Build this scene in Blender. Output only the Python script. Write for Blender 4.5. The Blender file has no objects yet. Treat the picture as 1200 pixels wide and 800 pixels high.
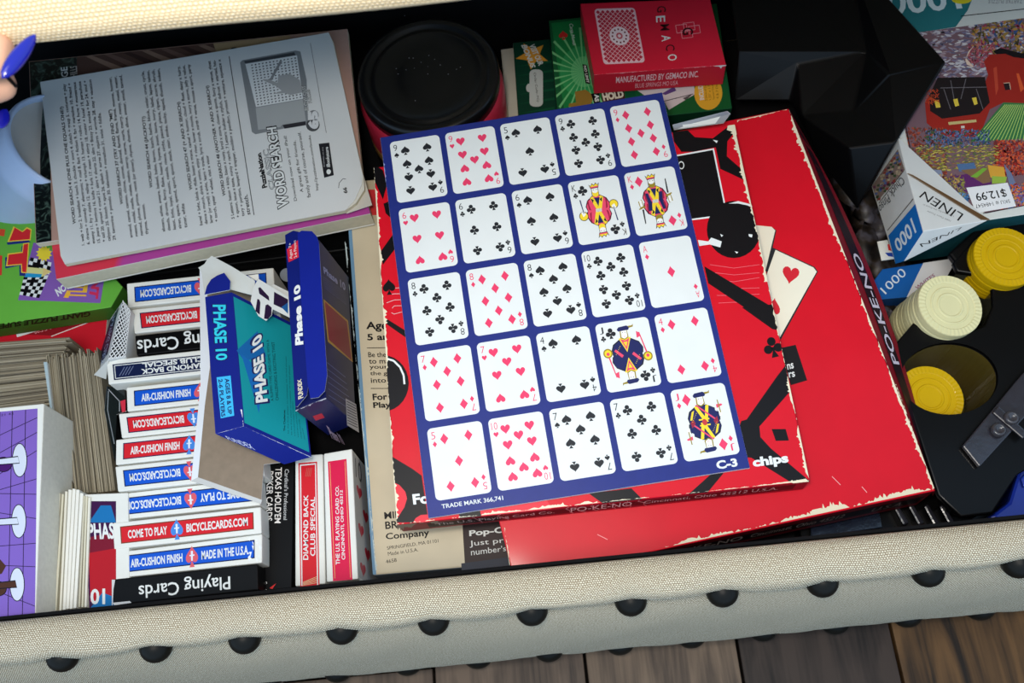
import bpy, bmesh, math, random
from mathutils import Vector, Matrix
random.seed(7)
C = bpy.context.scene
# ---------------------------------------------------------------- camera
F = 1150.0
M = Matrix(((0.99374, -0.106715, -0.033043), (-0.085425, -0.916496, 0.390817), (-0.07199, -0.385548, -0.919875)))
CAM = Vector((0, 0, 0.755))
cd = bpy.data.cameras.new('camera'); cam = bpy.data.objects.new('camera', cd); C.collection.objects.link(cam)
X, Yd, Zf = M.col[0], M.col[1], M.col[2]
cam.matrix_world = Matrix(((X[0], -Yd[0], -Zf[0], CAM[0]), (X[1], -Yd[1], -Zf[1], CAM[1]), (X[2], -Yd[2], -Zf[2], CAM[2]), (0, 0, 0, 1)))
cd.sensor_width = 36; cd.lens = F / 1200 * 36; cd.clip_start = .01
cd.dof.use_dof = True; cd.dof.focus_distance = .57; cd.dof.aperture_fstop = 18
C.camera = cam
# ---------------------------------------------------------------- light
w = bpy.data.worlds.new('room_daylight'); C.world = w; w.use_nodes = True
bgn = w.node_tree.nodes['Background']; bgn.inputs[0].default_value = (.49, .72, 1, 1); bgn.inputs[1].default_value = .78
fl = bpy.data.lights.new('camera_fill', 'AREA'); fl.shape = 'DISK'; fl.size = .05; fl.energy = .95; fl.color = (1, .93, .83)  # added weak fill beside the camera, lifts the dim contents at the back
fo = bpy.data.objects.new('camera_fill', fl); C.collection.objects.link(fo)
fo.location = CAM + Vector((-.03, .035, .02)); fo.rotation_euler = (Vector((0, .3, .2)) - fo.location).to_track_quat('-Z', 'Y').to_euler()
cl = bpy.data.lights.new('ceiling_lamp', 'AREA'); cl.shape = 'DISK'; cl.size = 1.3; cl.energy = 12.5; cl.color = (1, .90, .77)
co = bpy.data.objects.new('ceiling_lamp', cl); C.collection.objects.link(co)
co.location = (-.15, -.36, 2.25); co.rotation_euler = (Vector((0, .3, .2)) - co.location).to_track_quat('-Z', 'Y').to_euler()
C.view_settings.view_transform = 'Standard'; C.view_settings.look = 'None'; C.view_settings.gamma = 1
C.view_settings.use_curve_mapping = False; C.view_settings.exposure = 0.63

# ---------------------------------------------------------------- helpers
def ray(p): return M @ Vector((p[0] - 600, p[1] - 400, F))
class Pl:                                    # a plane: point + normal
    def __init__(s, p, n): s.p = Vector(p); s.n = Vector(n).normalized()
    def at(s, px, off=0):
        r = ray(px); t = (s.p + s.n * off - CAM).dot(s.n) / r.dot(s.n); return CAM + r * t
    def low(s, d): return Pl(s.p - Vector((0, 0, d)), s.n)
def hz(z): return Pl((0, 0, z), (0, 0, 1))
def tz(z, x, y, a, b): return Pl((x, y, z), (-b, -a, 1))
def p3(a, b, c):
    n = (b - a).cross(c - a).normalized()
    if n.dot(CAM - a) < 0: n = -n
    return Pl(a, n)
def at(px, z): return hz(z).at(px)
def Zm(ox, oy, s, pts): return [(ox + x / s, oy + y / s) for x, y in pts]
def lin(c): return tuple(((v / 255) / 12.92 if v / 255 < .04045 else ((v / 255 + .055) / 1.055) ** 2.4) for v in c) + (1,)
MC = {}
def mt(c, rough=.5, coat=0.0, noise=.06, metal=0, bump=0, sc=60):
    k = (tuple(c), rough, coat, noise, metal, bump, sc)
    if k in MC: return MC[k]
    m = bpy.data.materials.new('m%d_%d_%d' % tuple(int(v) for v in c[:3])); m.use_nodes = True
    nt = m.node_tree; b = nt.nodes['Principled BSDF']; L = nt.links.new
    b.inputs['Roughness'].default_value = rough; b.inputs['Metallic'].default_value = metal
    b.inputs['Specular IOR Level'].default_value = .14 if rough > .3 else .32; b.inputs['Coat Weight'].default_value = coat * (.5 if rough > .3 else 1); b.inputs['Coat Roughness'].default_value = .12
    tc = nt.nodes.new('ShaderNodeTexCoord'); nz = nt.nodes.new('ShaderNodeTexNoise'); nz.inputs['Scale'].default_value = sc; nz.inputs['Detail'].default_value = 4
    L(tc.outputs['Object'], nz.inputs['Vector'])
    mx = nt.nodes.new('ShaderNodeMix'); mx.data_type = 'RGBA'
    l = lin(c); mx.inputs[6].default_value = tuple(v * (1 - noise * 1.6) for v in l[:3]) + (1,); mx.inputs[7].default_value = tuple(min(1, v * (1 + noise)) for v in l[:3]) + (1,)
    L(nz.outputs['Fac'], mx.inputs[0]); L(mx.outputs[2], b.inputs['Base Color'])
    if bump:
        bp = nt.nodes.new('ShaderNodeBump'); bp.inputs['Strength'].default_value = bump; bp.inputs['Distance'].default_value = .001
        L(nz.outputs['Fac'], bp.inputs['Height']); L(bp.outputs['Normal'], b.inputs['Normal'])
    MC[k] = m; return m
COL = C.collection
def tag(o, label=None, cat=None, group=None, kind=None):
    if label: o['label'] = label
    if cat: o['category'] = cat
    if group: o['group'] = group
    if kind: o['kind'] = kind
    return o
def thing(name, loc, label, cat, group=None):
    o = bpy.data.objects.new(name, None); COL.objects.link(o); o.location = loc; o.empty_display_size = .02
    return tag(o, label, cat, group)
def mk(name, verts, faces, mats, parent=None, fm=None, smooth=False, bevel=0):
    off = Vector((0, 0, 0)); q = parent
    while q: off += q.location; q = q.parent
    me = bpy.data.meshes.new(name); me.from_pydata([tuple(Vector(v) - off) for v in verts], [], faces)
    for m in (mats if isinstance(mats, (list, tuple)) else [mats]): me.materials.append(m)
    if fm: me.polygons.foreach_set('material_index', fm)
    if smooth: me.polygons.foreach_set('use_smooth', [True] * len(me.polygons))
    me.update()
    o = bpy.data.objects.new(name, me); COL.objects.link(o)
    if parent: o.parent = parent
    if bevel:
        b = o.modifiers.new('bevel', 'BEVEL'); b.width = bevel; b.segments = 2; b.limit_method = 'ANGLE'; b.harden_normals = False
    return o
def fixn(o):
    bm = bmesh.new(); bm.from_mesh(o.data); bmesh.ops.recalc_face_normals(bm, faces=bm.faces); bm.to_mesh(o.data); bm.free(); return o
def prism(name, top, down, mats, parent, bevel=.0004):
    """top: list of 3D points, down: vector or thickness; mats top, side"""
    if not isinstance(down, Vector): down = Vector((0, 0, -down))
    n = len(top); V = [Vector(p) for p in top] + [Vector(p) + down for p in top]
    fc = [tuple(range(n))] + [(i, (i + 1) % n, n + (i + 1) % n, n + i) for i in range(n)] + [tuple(range(2 * n - 1, n - 1, -1))]
    if not isinstance(mats, (list, tuple)): mats = [mats, mats]
    return fixn(mk(name, V, fc, mats, parent, [0] + [1] * (n + 1), bevel=bevel))
def hexa(name, A, B, Cc, D, E_, F_, mats, parent, bevel=.0004):
    """box from top face ABCD and two far vertices E (below B), F (below C)"""
    A, B, Cc, D, E_, F_ = map(Vector, (A, B, Cc, D, E_, F_))
    F_ = Cc + E_ - B; V = [A, B, Cc, D, A + E_ - B, E_, F_, D + F_ - Cc]
    fc = [(0, 1, 2, 3), (1, 5, 6, 2), (2, 6, 7, 3), (3, 7, 4, 0), (0, 4, 5, 1), (4, 7, 6, 5)]
    return fixn(mk(name, V, fc, mats, parent, [0] * 6, bevel=bevel)), V
TC = {}
def glyphs(s, bold=0.0, shear=0.0):
    k = (s, bold, shear)
    if k in TC: return TC[k]
    cu = bpy.data.curves.new('t', 'FONT'); cu.body = s; cu.size = 1; cu.offset = bold; cu.shear = shear; cu.resolution_u = 3
    ob = bpy.data.objects.new('t', cu); COL.objects.link(ob)
    me = ob.to_mesh(); vs = [(v.co.x, v.co.y) for v in me.vertices]; fs = [tuple(p.vertices) for p in me.polygons]
    ob.to_mesh_clear(); bpy.data.objects.remove(ob); bpy.data.curves.remove(cu)
    if not vs: vs = [(0, 0)]
    x0 = min(v[0] for v in vs); x1 = max(v[0] for v in vs); y0 = min(v[1] for v in vs); y1 = max(v[1] for v in vs)
    vs = [((x - x0) / max(x1 - x0, 1e-6), 1 - (y - y0) / max(y1 - y0, 1e-6)) for x, y in vs]
    TC[k] = (vs, fs); return TC[k]
def clip(poly, cq):
    """clip polygon (2D list) to convex polygon cq"""
    ar = sum(cq[i][0] * cq[(i + 1) % len(cq)][1] - cq[(i + 1) % len(cq)][0] * cq[i][1] for i in range(len(cq)))
    sg = 1 if ar > 0 else -1
    for i in range(len(cq)):
        a, b = cq[i], cq[(i + 1) % len(cq)]; out = []
        def side(p): return sg * ((b[0] - a[0]) * (p[1] - a[1]) - (b[1] - a[1]) * (p[0] - a[0]))
        for j in range(len(poly)):
            p, q = poly[j], poly[(j + 1) % len(poly)]; sp, sq = side(p), side(q)
            if sp >= 0: out.append(p)
            if (sp >= 0) != (sq >= 0):
                t = sp / (sp - sq); out.append((p[0] + (q[0] - p[0]) * t, p[1] + (q[1] - p[1]) * t))
        poly = out
        if len(poly) < 3: return []
    return poly
class Fr:                                    # bilinear frame on 4 image corners TL TR BR BL -> photo pixels (for print on a plane)
    def __init__(s, q): s.q = q
    def __call__(s, u, v):
        a, b, c, d = s.q
        return tuple((1 - u) * (1 - v) * a[i] + u * (1 - v) * b[i] + u * v * c[i] + (1 - u) * v * d[i] for i in (0, 1))
    def sub(s, u0, v0, u1, v1): return Fr([s(u0, v0), s(u1, v0), s(u1, v1), s(u0, v1)])
    def flip(s): a, b, c, d = s.q; return Fr([c, d, a, b])
class Art:                                   # flat print: thin coloured shapes lying on one face
    def __init__(s, plane, cq=None, rough=.4, coat=0):
        s.pl = plane; s.V = []; s.F = []; s.fm = []; s.mats = []; s.k = 0; s.cq = cq; s.rough = rough; s.coat = coat
    def mi(s, c):
        m = mt(c, s.rough, s.coat, .03)
        if m not in s.mats: s.mats.append(m)
        return s.mats.index(m)
    def poly(s, pts, c, up=True):
        if up: s.k += 1
        if s.cq: pts = clip(list(pts), s.cq)
        if len(pts) < 3: return
        b = len(s.V); o = 5e-5 + s.k * 3e-6
        s.V += [s.pl.at(p, o) for p in pts]; s.F.append(tuple(range(b, b + len(pts)))); s.fm.append(s.mi(c))
    def many(s, polys, c):
        s.k += 1
        for p in polys: s.poly(p, c, False)
    def fr(s, f, pts, c, up=True): s.poly([f(*p) for p in pts], c, up)
    def text(s, t, q, c, bold=.0, shear=0):
        s.k += 1
        f = Fr(q) if not isinstance(q, Fr) else q
        vs, fs = glyphs(t, bold, shear); P = [f(*v) for v in vs]
        if s.cq:
            for fc in fs: s.poly([P[i] for i in fc], c, False)
            return
        b = len(s.V); o = 5e-5 + s.k * 3e-6; m = s.mi(c)
        s.V += [s.pl.at(p, o) for p in P]
        for fc in fs: s.F.append(tuple(b + i for i in fc)); s.fm.append(m)
    def outl(s, t, q, c, oc, b0=.0, b1=.06):
        s.text(t, q, oc, b1)
        f = Fr(q); s.text(t, f.sub(.015, .06, .985, .94).q, c, b0)
    def line(s, a, b, wd, c, up=True):
        dx, dy = b[0] - a[0], b[1] - a[1]; l = math.hypot(dx, dy) or 1; nx, ny = -dy / l * wd / 2, dx / l * wd / 2
        s.poly([(a[0] + nx, a[1] + ny), (b[0] + nx, b[1] + ny), (b[0] - nx, b[1] - ny), (a[0] - nx, a[1] - ny)], c, up)
    def pline(s, pts, wd, c):
        s.k += 1
        for a, b in zip(pts, pts[1:]): s.line(a, b, wd, c, False)
    def ell(s, x, y, rx, ry, c, n=28, up=True):
        s.poly([(x + rx * math.cos(2 * math.pi * i / n), y + ry * math.sin(2 * math.pi * i / n)) for i in range(n)], c, up)
    def wear(s, a, b, inw, c=(228, 218, 190), step=1.5, amt=1.0, seed=1):
        """ragged worn strip from a to b, inw=(dx,dy) inward"""
        rd = random.Random(seed); L = math.hypot(b[0] - a[0], b[1] - a[1]); n = max(3, int(L / step)); s.k += 1; pr = None; lvl = .3
        for i in range(n + 1):
            t = i / n; lvl = min(1.4, max(0.0, lvl + rd.uniform(-.35, .35))); q = (a[0] + (b[0] - a[0]) * t, a[1] + (b[1] - a[1]) * t)
            h = amt * .55 * (lvl if rd.random() < .85 else lvl * 1.8); r = (q[0] + inw[0] * h, q[1] + inw[1] * h)
            if pr and (pr[2] + h) > .05: s.poly([pr[0], q, r, pr[1]], c, False)
            pr = (q, r, h)
    def build(s, name, parent):
        if not s.F: return None
        return mk(name, s.V, s.F, s.mats, parent, s.fm)
# pips in unit square centred 0, v down
def P_heart():
    pts = []
    for i in range(22):
        t = 2 * math.pi * i / 22; pts.append((16 * math.sin(t) ** 3 / 34, -(13 * math.cos(t) - 5 * math.cos(2 * t) - 2 * math.cos(3 * t) - math.cos(4 * t)) / 30 - .05))
    return [pts]
def P_dia(): return [[(0, -.58), (.1, -.4), (.4, 0), (.1, .4), (0, .58), (-.1, .4), (-.4, 0), (-.1, -.4)]]
def circ(x, y, r, n=14): return [(x + r * math.cos(2 * math.pi * i / n), y + r * math.sin(2 * math.pi * i / n)) for i in range(n)]
def P_spade():
    h = [(x * 1.0, -y * .85 - .08) for x, y in P_heart()[0]]
    return [h, [(0, .1), (.06, .3), (.2, .52), (-.2, .52), (-.06, .3)]]
def P_club(): return [circ(0, -.28, .22), circ(-.25, .08, .22), circ(.25, .08, .22), [(-.1, 0), (.1, 0), (.05, .2), (.18, .52), (-.18, .52), (-.05, .2)]]
PIP = {'h': P_heart(), 'd': P_dia(), 's': P_spade(), 'c': P_club()}
RED = (228, 62, 102); BLK = (38, 40, 44)
def pip(a, f, k, u, v, su, sv, inv=False, c=None):
    c = c or (RED if k in 'hd' else BLK); g = -1 if inv else 1
    for pl_ in PIP[k]: a.fr(f, [(u + x * su * g, v + y * sv * g) for x, y in pl_], c, False)
LAY = {'A': [(.5, .5)], '4': [(.29, .17), (.73, .17), (.29, .83), (.73, .83)], '5': [(.29, .17), (.73, .17), (.5, .5), (.29, .83), (.73, .83)],
       '6': [(.29, .17), (.73, .17), (.29, .5), (.73, .5), (.29, .83), (.73, .83)],
       '7': [(.29, .17), (.73, .17), (.51, .33), (.29, .5), (.73, .5), (.29, .83), (.73, .83)],
       '8': [(.29, .17), (.73, .17), (.51, .33), (.29, .5), (.73, .5), (.51, .67), (.29, .83), (.73, .83)],
       '9': [(.29, .17), (.73, .17), (.29, .39), (.73, .39), (.51, .5), (.29, .61), (.73, .61), (.29, .83), (.73, .83)],
       '10': [(.29, .17), (.73, .17), (.51, .28), (.29, .39), (.73, .39), (.29, .61), (.73, .61), (.51, .72), (.29, .83), (.73, .83)]}
def rrect(u0, v0, u1, v1, ru, rv, n=5):
    o = []
    for cx, cy, a0 in ((u1 - ru, v0 + rv, -90), (u1 - ru, v1 - rv, 0), (u0 + ru, v1 - rv, 90), (u0 + ru, v0 + rv, 180)):
        for i in range(n + 1):
            t = math.radians(a0 + 90 * i / n); o.append((cx + ru * math.cos(t), cy + rv * math.sin(t)))
    return o
YE = (240, 208, 52); NV = (32, 38, 88); PK = (226, 74, 104); SK = (236, 236, 228); WH = (222, 225, 222); GD = (150, 130, 40)
def court(a, f, r, k):
    def both(pts, c):
        a.fr(f, pts, c); a.fr(f, [(1 - x, 1 - y) for x, y in pts], c, False)
    _b = both
    def both(pts, c): _b([(.5 + (x - .5) * .96, y) for x, y in pts], c)
    if r == 'K':
        robe = PK if k == 'c' else PK
        both([(.28, .5), (.25, .42), (.3, .33), (.42, .26), (.58, .26), (.7, .32), (.76, .42), (.74, .5)], (60, 20, 40))
        both([(.29, .5), (.27, .42), (.32, .34), (.43, .275), (.57, .275), (.68, .33), (.74, .42), (.72, .5)], robe)
        both([(.42, .27), (.37, .3), (.47, .5), (.56, .5), (.64, .3), (.58, .27), (.52, .36)], YE)
        both([(.45, .3), (.51, .44), (.57, .3)], NV)
        if k == 'd': both([(.3, .36), (.38, .36), (.42, .5), (.33, .5)], NV); both([(.68, .36), (.6, .36), (.57, .5), (.66, .5)], NV)
        for sx in (-1, 1): both([(.5 + sx * .17, .30), (.5 + sx * .20, .36), (.5 + sx * .19, .47), (.5 + sx * .15, .49), (.5 + sx * .17, .4)], (150, 36, 60)); both([(.5 + sx * .06, .33), (.5 + sx * .12, .3), (.5 + sx * .09, .38)], BLK)
        both([(.44, .475), (.56, .475), (.56, .5), (.44, .5)], (200, 200, 190))
        for t in range(5): both([(.43 + t * .02, .3 + t * .045), (.44 + t * .02, .3 + t * .045), (.44 + t * .02, .315 + t * .045)], BLK)
        both([(.43, .13), (.42, .27), (.5, .285), (.57, .27), (.57, .13)], BLK); both([(.44, .13), (.435, .26), (.5, .275), (.56, .26), (.56, .13)], SK)
        both([(.435, .2), (.44, .27), (.5, .29), (.555, .27), (.565, .2), (.52, .225), (.47, .225)], YE if k == 'c' else GD)
        both([(.46, .17), (.485, .17), (.485, .178), (.46, .178)], BLK); both([(.52, .17), (.545, .17), (.545, .178), (.52, .178)], BLK)
        both([(.39, .08), (.43, .11), (.46, .07), (.5, .1), (.54, .065), (.57, .1), (.61, .07), (.58, .15), (.42, .155)], BLK)
        both([(.41, .095), (.43, .12), (.46, .085), (.5, .11), (.54, .08), (.57, .11), (.59, .09), (.575, .135), (.425, .14)], YE)
        both([(.42, .125), (.58, .12), (.575, .14), (.425, .145)], PK)
        if k == 'c':
            both([(x * 1.25 + .18 - .0, y) for x, y in circ(-.0, .56, .075)], BLK); both([(x * 1.25 + .18, y) for x, y in circ(0, .56, .065)], YE)
            both([(.14, .5), (.2, .48), (.23, .54), (.17, .57)], SK); both([(.15, .3), (.175, .3), (.2, .52), (.185, .52)], NV)
        else:
            both([(.15, .47), (.23, .44), (.25, .56), (.17, .58)], GD); both([(.17, .46), (.22, .45), (.23, .55), (.18, .56)], SK)
            both([(.2, .6), (.235, .6), (.22, .82), (.2, .83)], BLK); both([(.14, .58), (.28, .55), (.28, .57), (.14, .6)], GD)
    else:
        both([(.22, .5), (.2, .42), (.25, .33), (.4, .26), (.6, .26), (.76, .33), (.82, .42), (.8, .5)], BLK)
        both([(.235, .5), (.215, .42), (.27, .34), (.41, .275), (.6, .275), (.75, .34), (.8, .42), (.78, .5)], NV)
        if k == 'c':
            both([(.38, .25), (.5, .46), (.62, .25), (.56, .25), (.5, .27), (.44, .25)], YE); both([(.41, .26), (.5, .43), (.59, .26), (.5, .29)], PK); both([(.46, .31), (.5, .38), (.54, .31)], YE)
            both([(.25, .42), (.29, .4), (.42, .5), (.38, .53)], PK)
            both([(x * 1.3 + .1, y) for x, y in circ(.02, .44, .07)], GD); both([(x * 1.3 + .1, y) for x, y in circ(.02, .44, .05)], YE); both([(x * 1.3 + .1, y) for x, y in circ(.02, .45, .025)], PK)
            both([(.12, .5), (.15, .5), (.22, .8), (.2, .8)], PK); both([(.2, .74), (.27, .72), (.26, .82), (.22, .8)], PK)
        else:
            both([(.36, .27), (.42, .27), (.58, .5), (.5, .5)], YE); both([(.58, .27), (.64, .27), (.56, .5), (.5, .5)], YE); both([(.38, .25), (.42, .25), (.76, .5), (.72, .5)], PK)
            both([(.3, .34), (.35, .32), (.28, .45), (.24, .45)], YE); both([(.4, .45), (.6, .45), (.6, .47), (.4, .47)], YE); both([(.24, .48), (.3, .44), (.33, .5), (.25, .56)], (150, 40, 60))
            a.fr(f, circ(.5, .5, .045), (190, 60, 60))
            both([(.14, .57), (.2, .55), (.2, .62), (.15, .62)], SK); both([(.1, .7), (.24, .66), (.24, .72), (.12, .72)], PK); both([(.155, .6), (.175, .6), (.19, .78), (.17, .78)], GD); both([(.22, .62), (.26, .64), (.25, .75), (.22, .73)], WH)
        for t in range(6): both([(.27 + t * .02, .47 - t * .022), (.285 + t * .02, .47 - t * .022), (.285 + t * .02, .482 - t * .022)], YE)
        both([(.43, .13), (.42, .25), (.5, .28), (.58, .25), (.57, .13)], GD); both([(.45, .13), (.445, .24), (.5, .265), (.56, .24), (.56, .13)], SK)
        both([(.47, .17), (.49, .17), (.49, .178), (.47, .178)], BLK); both([(.52, .17), (.54, .17), (.54, .178), (.52, .178)], BLK); both([(.49, .23), (.53, .23), (.53, .236), (.49, .236)], RED)
        both([(.38, .12), (.42, .09), (.58, .08), (.63, .11), (.6, .145), (.4, .15)], NV); both([(.6, .09), (.68, .09), (.71, .07), (.7, .11), (.62, .12)], GD)
def playcard(a, f, r, k, white=True):
    c = RED if k in 'hd' else BLK
    if white: a.k += 1; a.fr(f, rrect(0, 0, 1, 1, .09, .065), WH)
    if r in 'KJ': court(a, f, r, k)
    a.k += 2
    wd = .075 if len(r) == 1 else .11
    g = f.flip()
    for h in (f, g):
        a.k -= 1; a.text(r, h.sub(.1 - wd / 2, .055, .1 + wd / 2, .155), c, -.006)
        pip(a, h, k, .11, .225, .1, .078)
    if r in 'KJ':
        for h in (f, g): pip(a, h, k, .26, .16, .2, .15)
    else:
        for u, v in LAY[r]: pip(a, f, k, u, v, .188, .138 if r != 'A' else .15, v > .5)
# ---------------------------------------------------------------- fabric material
def weave(base, gap, fu, fv, name, bump=.6):
    m = bpy.data.materials.new(name); m.use_nodes = True; nt = m.node_tree; L = nt.links.new; b = nt.nodes['Principled BSDF']
    b.inputs['Roughness'].default_value = .9; b.inputs['Specular IOR Level'].default_value = .15
    uv = nt.nodes.new('ShaderNodeTexCoord'); sp = nt.nodes.new('ShaderNodeSeparateXYZ')
    nz = nt.nodes.new('ShaderNodeTexNoise'); nz.inputs['Scale'].default_value = 120; L(uv.outputs['UV'], nz.inputs['Vector'])
    sb = nt.nodes.new('ShaderNodeVectorMath'); sb.operation = 'MULTIPLY_ADD'; sb.inputs[1].default_value = (.0011, .0011, 0); L(nz.outputs['Color'], sb.inputs[0]); L(uv.outputs['UV'], sb.inputs[2]); L(sb.outputs[0], sp.inputs[0])
    def math_(op, a, v=None):
        n = nt.nodes.new('ShaderNodeMath'); n.operation = op
        for i, q in enumerate((a, v)):
            if q is None: continue
            if isinstance(q, (int, float)): n.inputs[i].default_value = q
            else: L(q, n.inputs[i])
        return n.outputs[0]
    u = math_('MULTIPLY', sp.outputs[0], fu * math.pi); v = math_('MULTIPLY', sp.outputs[1], fv * math.pi)
    a = math_('SINE', math_('ADD', u, math_('MULTIPLY', math_('FLOOR', math_('DIVIDE', v, math.pi)), math.pi / 2)))
    a = math_('ABSOLUTE', a); c = math_('ABSOLUTE', math_('SINE', v)); h = math_('POWER', math_('MULTIPLY', a, c), .95)
    n2 = nt.nodes.new('ShaderNodeTexNoise'); n2.inputs['Scale'].default_value = 900; L(uv.outputs['UV'], n2.inputs['Vector'])
    h2 = math_('MULTIPLY', h, math_('ADD', math_('MULTIPLY', n2.outputs['Fac'], 2.4), -.2))
    cr = nt.nodes.new('ShaderNodeMix'); cr.data_type = 'RGBA'; cr.clamp_factor = True; cr.inputs[6].default_value = lin(gap); cr.inputs[7].default_value = lin(base); L(h2, cr.inputs[0]); L(cr.outputs[2], b.inputs['Base Color'])
    bp = nt.nodes.new('ShaderNodeBump'); bp.inputs['Strength'].default_value = bump; bp.inputs['Distance'].default_value = .0008; L(h2, bp.inputs['Height']); L(bp.outputs['Normal'], b.inputs['Normal'])
    return m
def wood(name, c1, c2):
    m = bpy.data.materials.new(name); m.use_nodes = True; nt = m.node_tree; L = nt.links.new; b = nt.nodes['Principled BSDF']; b.inputs['Roughness'].default_value = .5; b.inputs['Specular IOR Level'].default_value = .2
    tc = nt.nodes.new('ShaderNodeTexCoord'); mp = nt.nodes.new('ShaderNodeMapping'); mp.inputs['Scale'].default_value = (14, 2.2, 1); L(tc.outputs['Object'], mp.inputs[0])
    wv = nt.nodes.new('ShaderNodeTexNoise'); wv.inputs['Scale'].default_value = 2.5; wv.inputs['Detail'].default_value = 9; wv.inputs['Distortion'].default_value = 1.6; L(mp.outputs[0], wv.inputs['Vector'])
    n2 = nt.nodes.new('ShaderNodeTexNoise'); n2.inputs['Scale'].default_value = 9; n2.inputs['Detail'].default_value = 5; L(tc.outputs['Object'], n2.inputs['Vector'])
    mp2 = nt.nodes.new('ShaderNodeMapping'); mp2.inputs['Scale'].default_value = (400, 12, 1); L(tc.outputs['Object'], mp2.inputs[0]); n3 = nt.nodes.new('ShaderNodeTexNoise'); n3.inputs['Scale'].default_value = 1; L(mp2.outputs[0], n3.inputs['Vector'])
    ad = nt.nodes.new('ShaderNodeMath'); ad.operation = 'MULTIPLY_ADD'; L(n2.outputs['Fac'], ad.inputs[0]); ad.inputs[1].default_value = .5; L(wv.outputs['Fac'], ad.inputs[2])
    ad2 = nt.nodes.new('ShaderNodeMath'); ad2.operation = 'MULTIPLY_ADD'; L(n3.outputs['Fac'], ad2.inputs[0]); ad2.inputs[1].default_value = .25; L(ad.outputs[0], ad2.inputs[2])
    r = nt.nodes.new('ShaderNodeValToRGB'); r.color_ramp.elements[0].position = .68; r.color_ramp.elements[0].color = lin([v * .72 for v in c1]); r.color_ramp.elements[1].position = 1.05; r.color_ramp.elements[1].color = lin([v * .8 for v in c2])
    L(ad2.outputs[0], r.inputs[0]); L(r.outputs[0], b.inputs['Base Color'])
    return m
WHITE = mt((226, 226, 218), .55); CREAM = mt((214, 204, 178), .7); BLACKP = mt((9, 9, 10), .34, .12, .2, bump=.05, sc=25); LIN = mt((16, 16, 18), .85, 0, .3)
CARDB = mt((140, 124, 106), .85, 0, .12, sc=200)

# ================================================================ FLOOR
flo = mk('floor', [(-1.4, -1, -.012), (1.4, -1, -.012), (1.4, 1.4, -.012), (-1.4, 1.4, -.012)], [(0, 1, 2, 3)], mt((14, 11, 9), .9)); flo['kind'] = 'structure'
wds = [wood('dark_oak', (60, 48, 42), (126, 104, 86)), wood('grey_oak', (74, 60, 52), (140, 116, 94)), wood('brown_oak', (44, 32, 22), (124, 88, 52)), wood('deep_oak', (22, 18, 17), (74, 60, 52))]
xs = [-.1072 + .1116 * i for i in range(-10, 12)]
ends = {0: [], }
order = {-1: 0, 0: 0, 1: 1, 2: 3, 3: 2, -2: 1}
for i, x in enumerate(xs):
    k = i - 10
    cuts = [-1, .0735 if k < 0 else (-.62 if k % 2 else .55), 1.4]
    if k in (-1,): cuts = [-1, .068, 1.4]
    for a, b in zip(cuts, cuts[1:]):
        z = random.uniform(-.0008, 0)
        mk('floor_board', [(x + .0011, a + .001, z), (x + .1105, a + .001, z), (x + .1105, b - .001, z), (x + .0011, b - .001, z)] + [(x + .0011, a + .001, -.011), (x + .1105, a + .001, -.011), (x + .1105, b - .001, -.011), (x + .0011, b - .001, -.011)],
           [(0, 1, 2, 3), (0, 4, 5, 1), (1, 5, 6, 2), (2, 6, 7, 3), (3, 7, 4, 0)], wds[order.get(k, random.randrange(4))], flo, bevel=.0007)
# ================================================================ OTTOMAN
ott = thing('storage_ottoman', (0, .28, 0), 'beige woven storage ottoman with dark nailheads and its lid held open', 'ottoman')
FAB = weave((248, 238, 212), (122, 100, 68), 760, 1000, 'beige_weave'); FABL = weave((250, 230, 194), (206, 176, 128), 560, 700, 'lid_weave', .5)
def strip(name, prof, x0, x1, dx, mat, parent, wob=None):
    n = int((x1 - x0) / dx) + 1; V = []; fc = []; UV = []
    s = [0]
    for a, b in zip(prof, prof[1:]): s.append(s[-1] + math.hypot(b[0] - a[0], b[1] - a[1]))
    for i in range(n):
        x = x0 + (x1 - x0) * i / (n - 1)
        for j, (y, z) in enumerate(prof):
            dy, dz = wob(x, j) if wob else (0, 0); V.append((x, y + dy, z + dz)); UV.append((x, s[j]))
    m = len(prof)
    for i in range(n - 1):
        for j in range(m - 1): fc.append((i * m + j, i * m + j + 1, (i + 1) * m + j + 1, (i + 1) * m + j))
    o = mk(name, V, fc, mat, parent, smooth=True); ul = o.data.uv_layers.new(name='uv')
    for lp in o.data.loops: ul.data[lp.index].uv = UV[lp.vertex_index]
    return fixn(o)
nx = [at((x, y + 1), .226).x for x, y in [(68, 766), (178, 754), (283, 743), (398, 731), (506, 719), (622, 707), (739, 697), (847, 685), (965, 674), (1090, 662), (1197, 653)]]
pitch = (nx[-1] - nx[0]) / 10
nx = [nx[0] - pitch * k for k in (3, 2, 1)] + nx + [nx[-1] + pitch * k for k in (1, 2, 3)]
lx0 = at((560, 768), .024).x; lnx = [lx0 + pitch * k for k in range(-8, 9)]
def wob(x, j):
    d = min(abs(x - v) for v in nx); g = math.exp(-(d / .010) ** 2); d2 = min(abs(x - v) for v in lnx); g2 = math.exp(-(d2 / .012) ** 2)
    k = {5: .0006, 6: .0012, 7: .0018, 8: .0015, 9: .0006}.get(j, 0) * g + {15: .001, 16: .003, 17: .003, 18: .001}.get(j, 0) * g2
    w_ = .0006 * math.sin(x * 31 + j) + .0004 * math.sin(x * 83 + 2 * j)
    return (k + (w_ if 3 < j < 19 else 0), -k * .3 + (w_ * .6 if 2 < j < 8 else 0))
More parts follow.
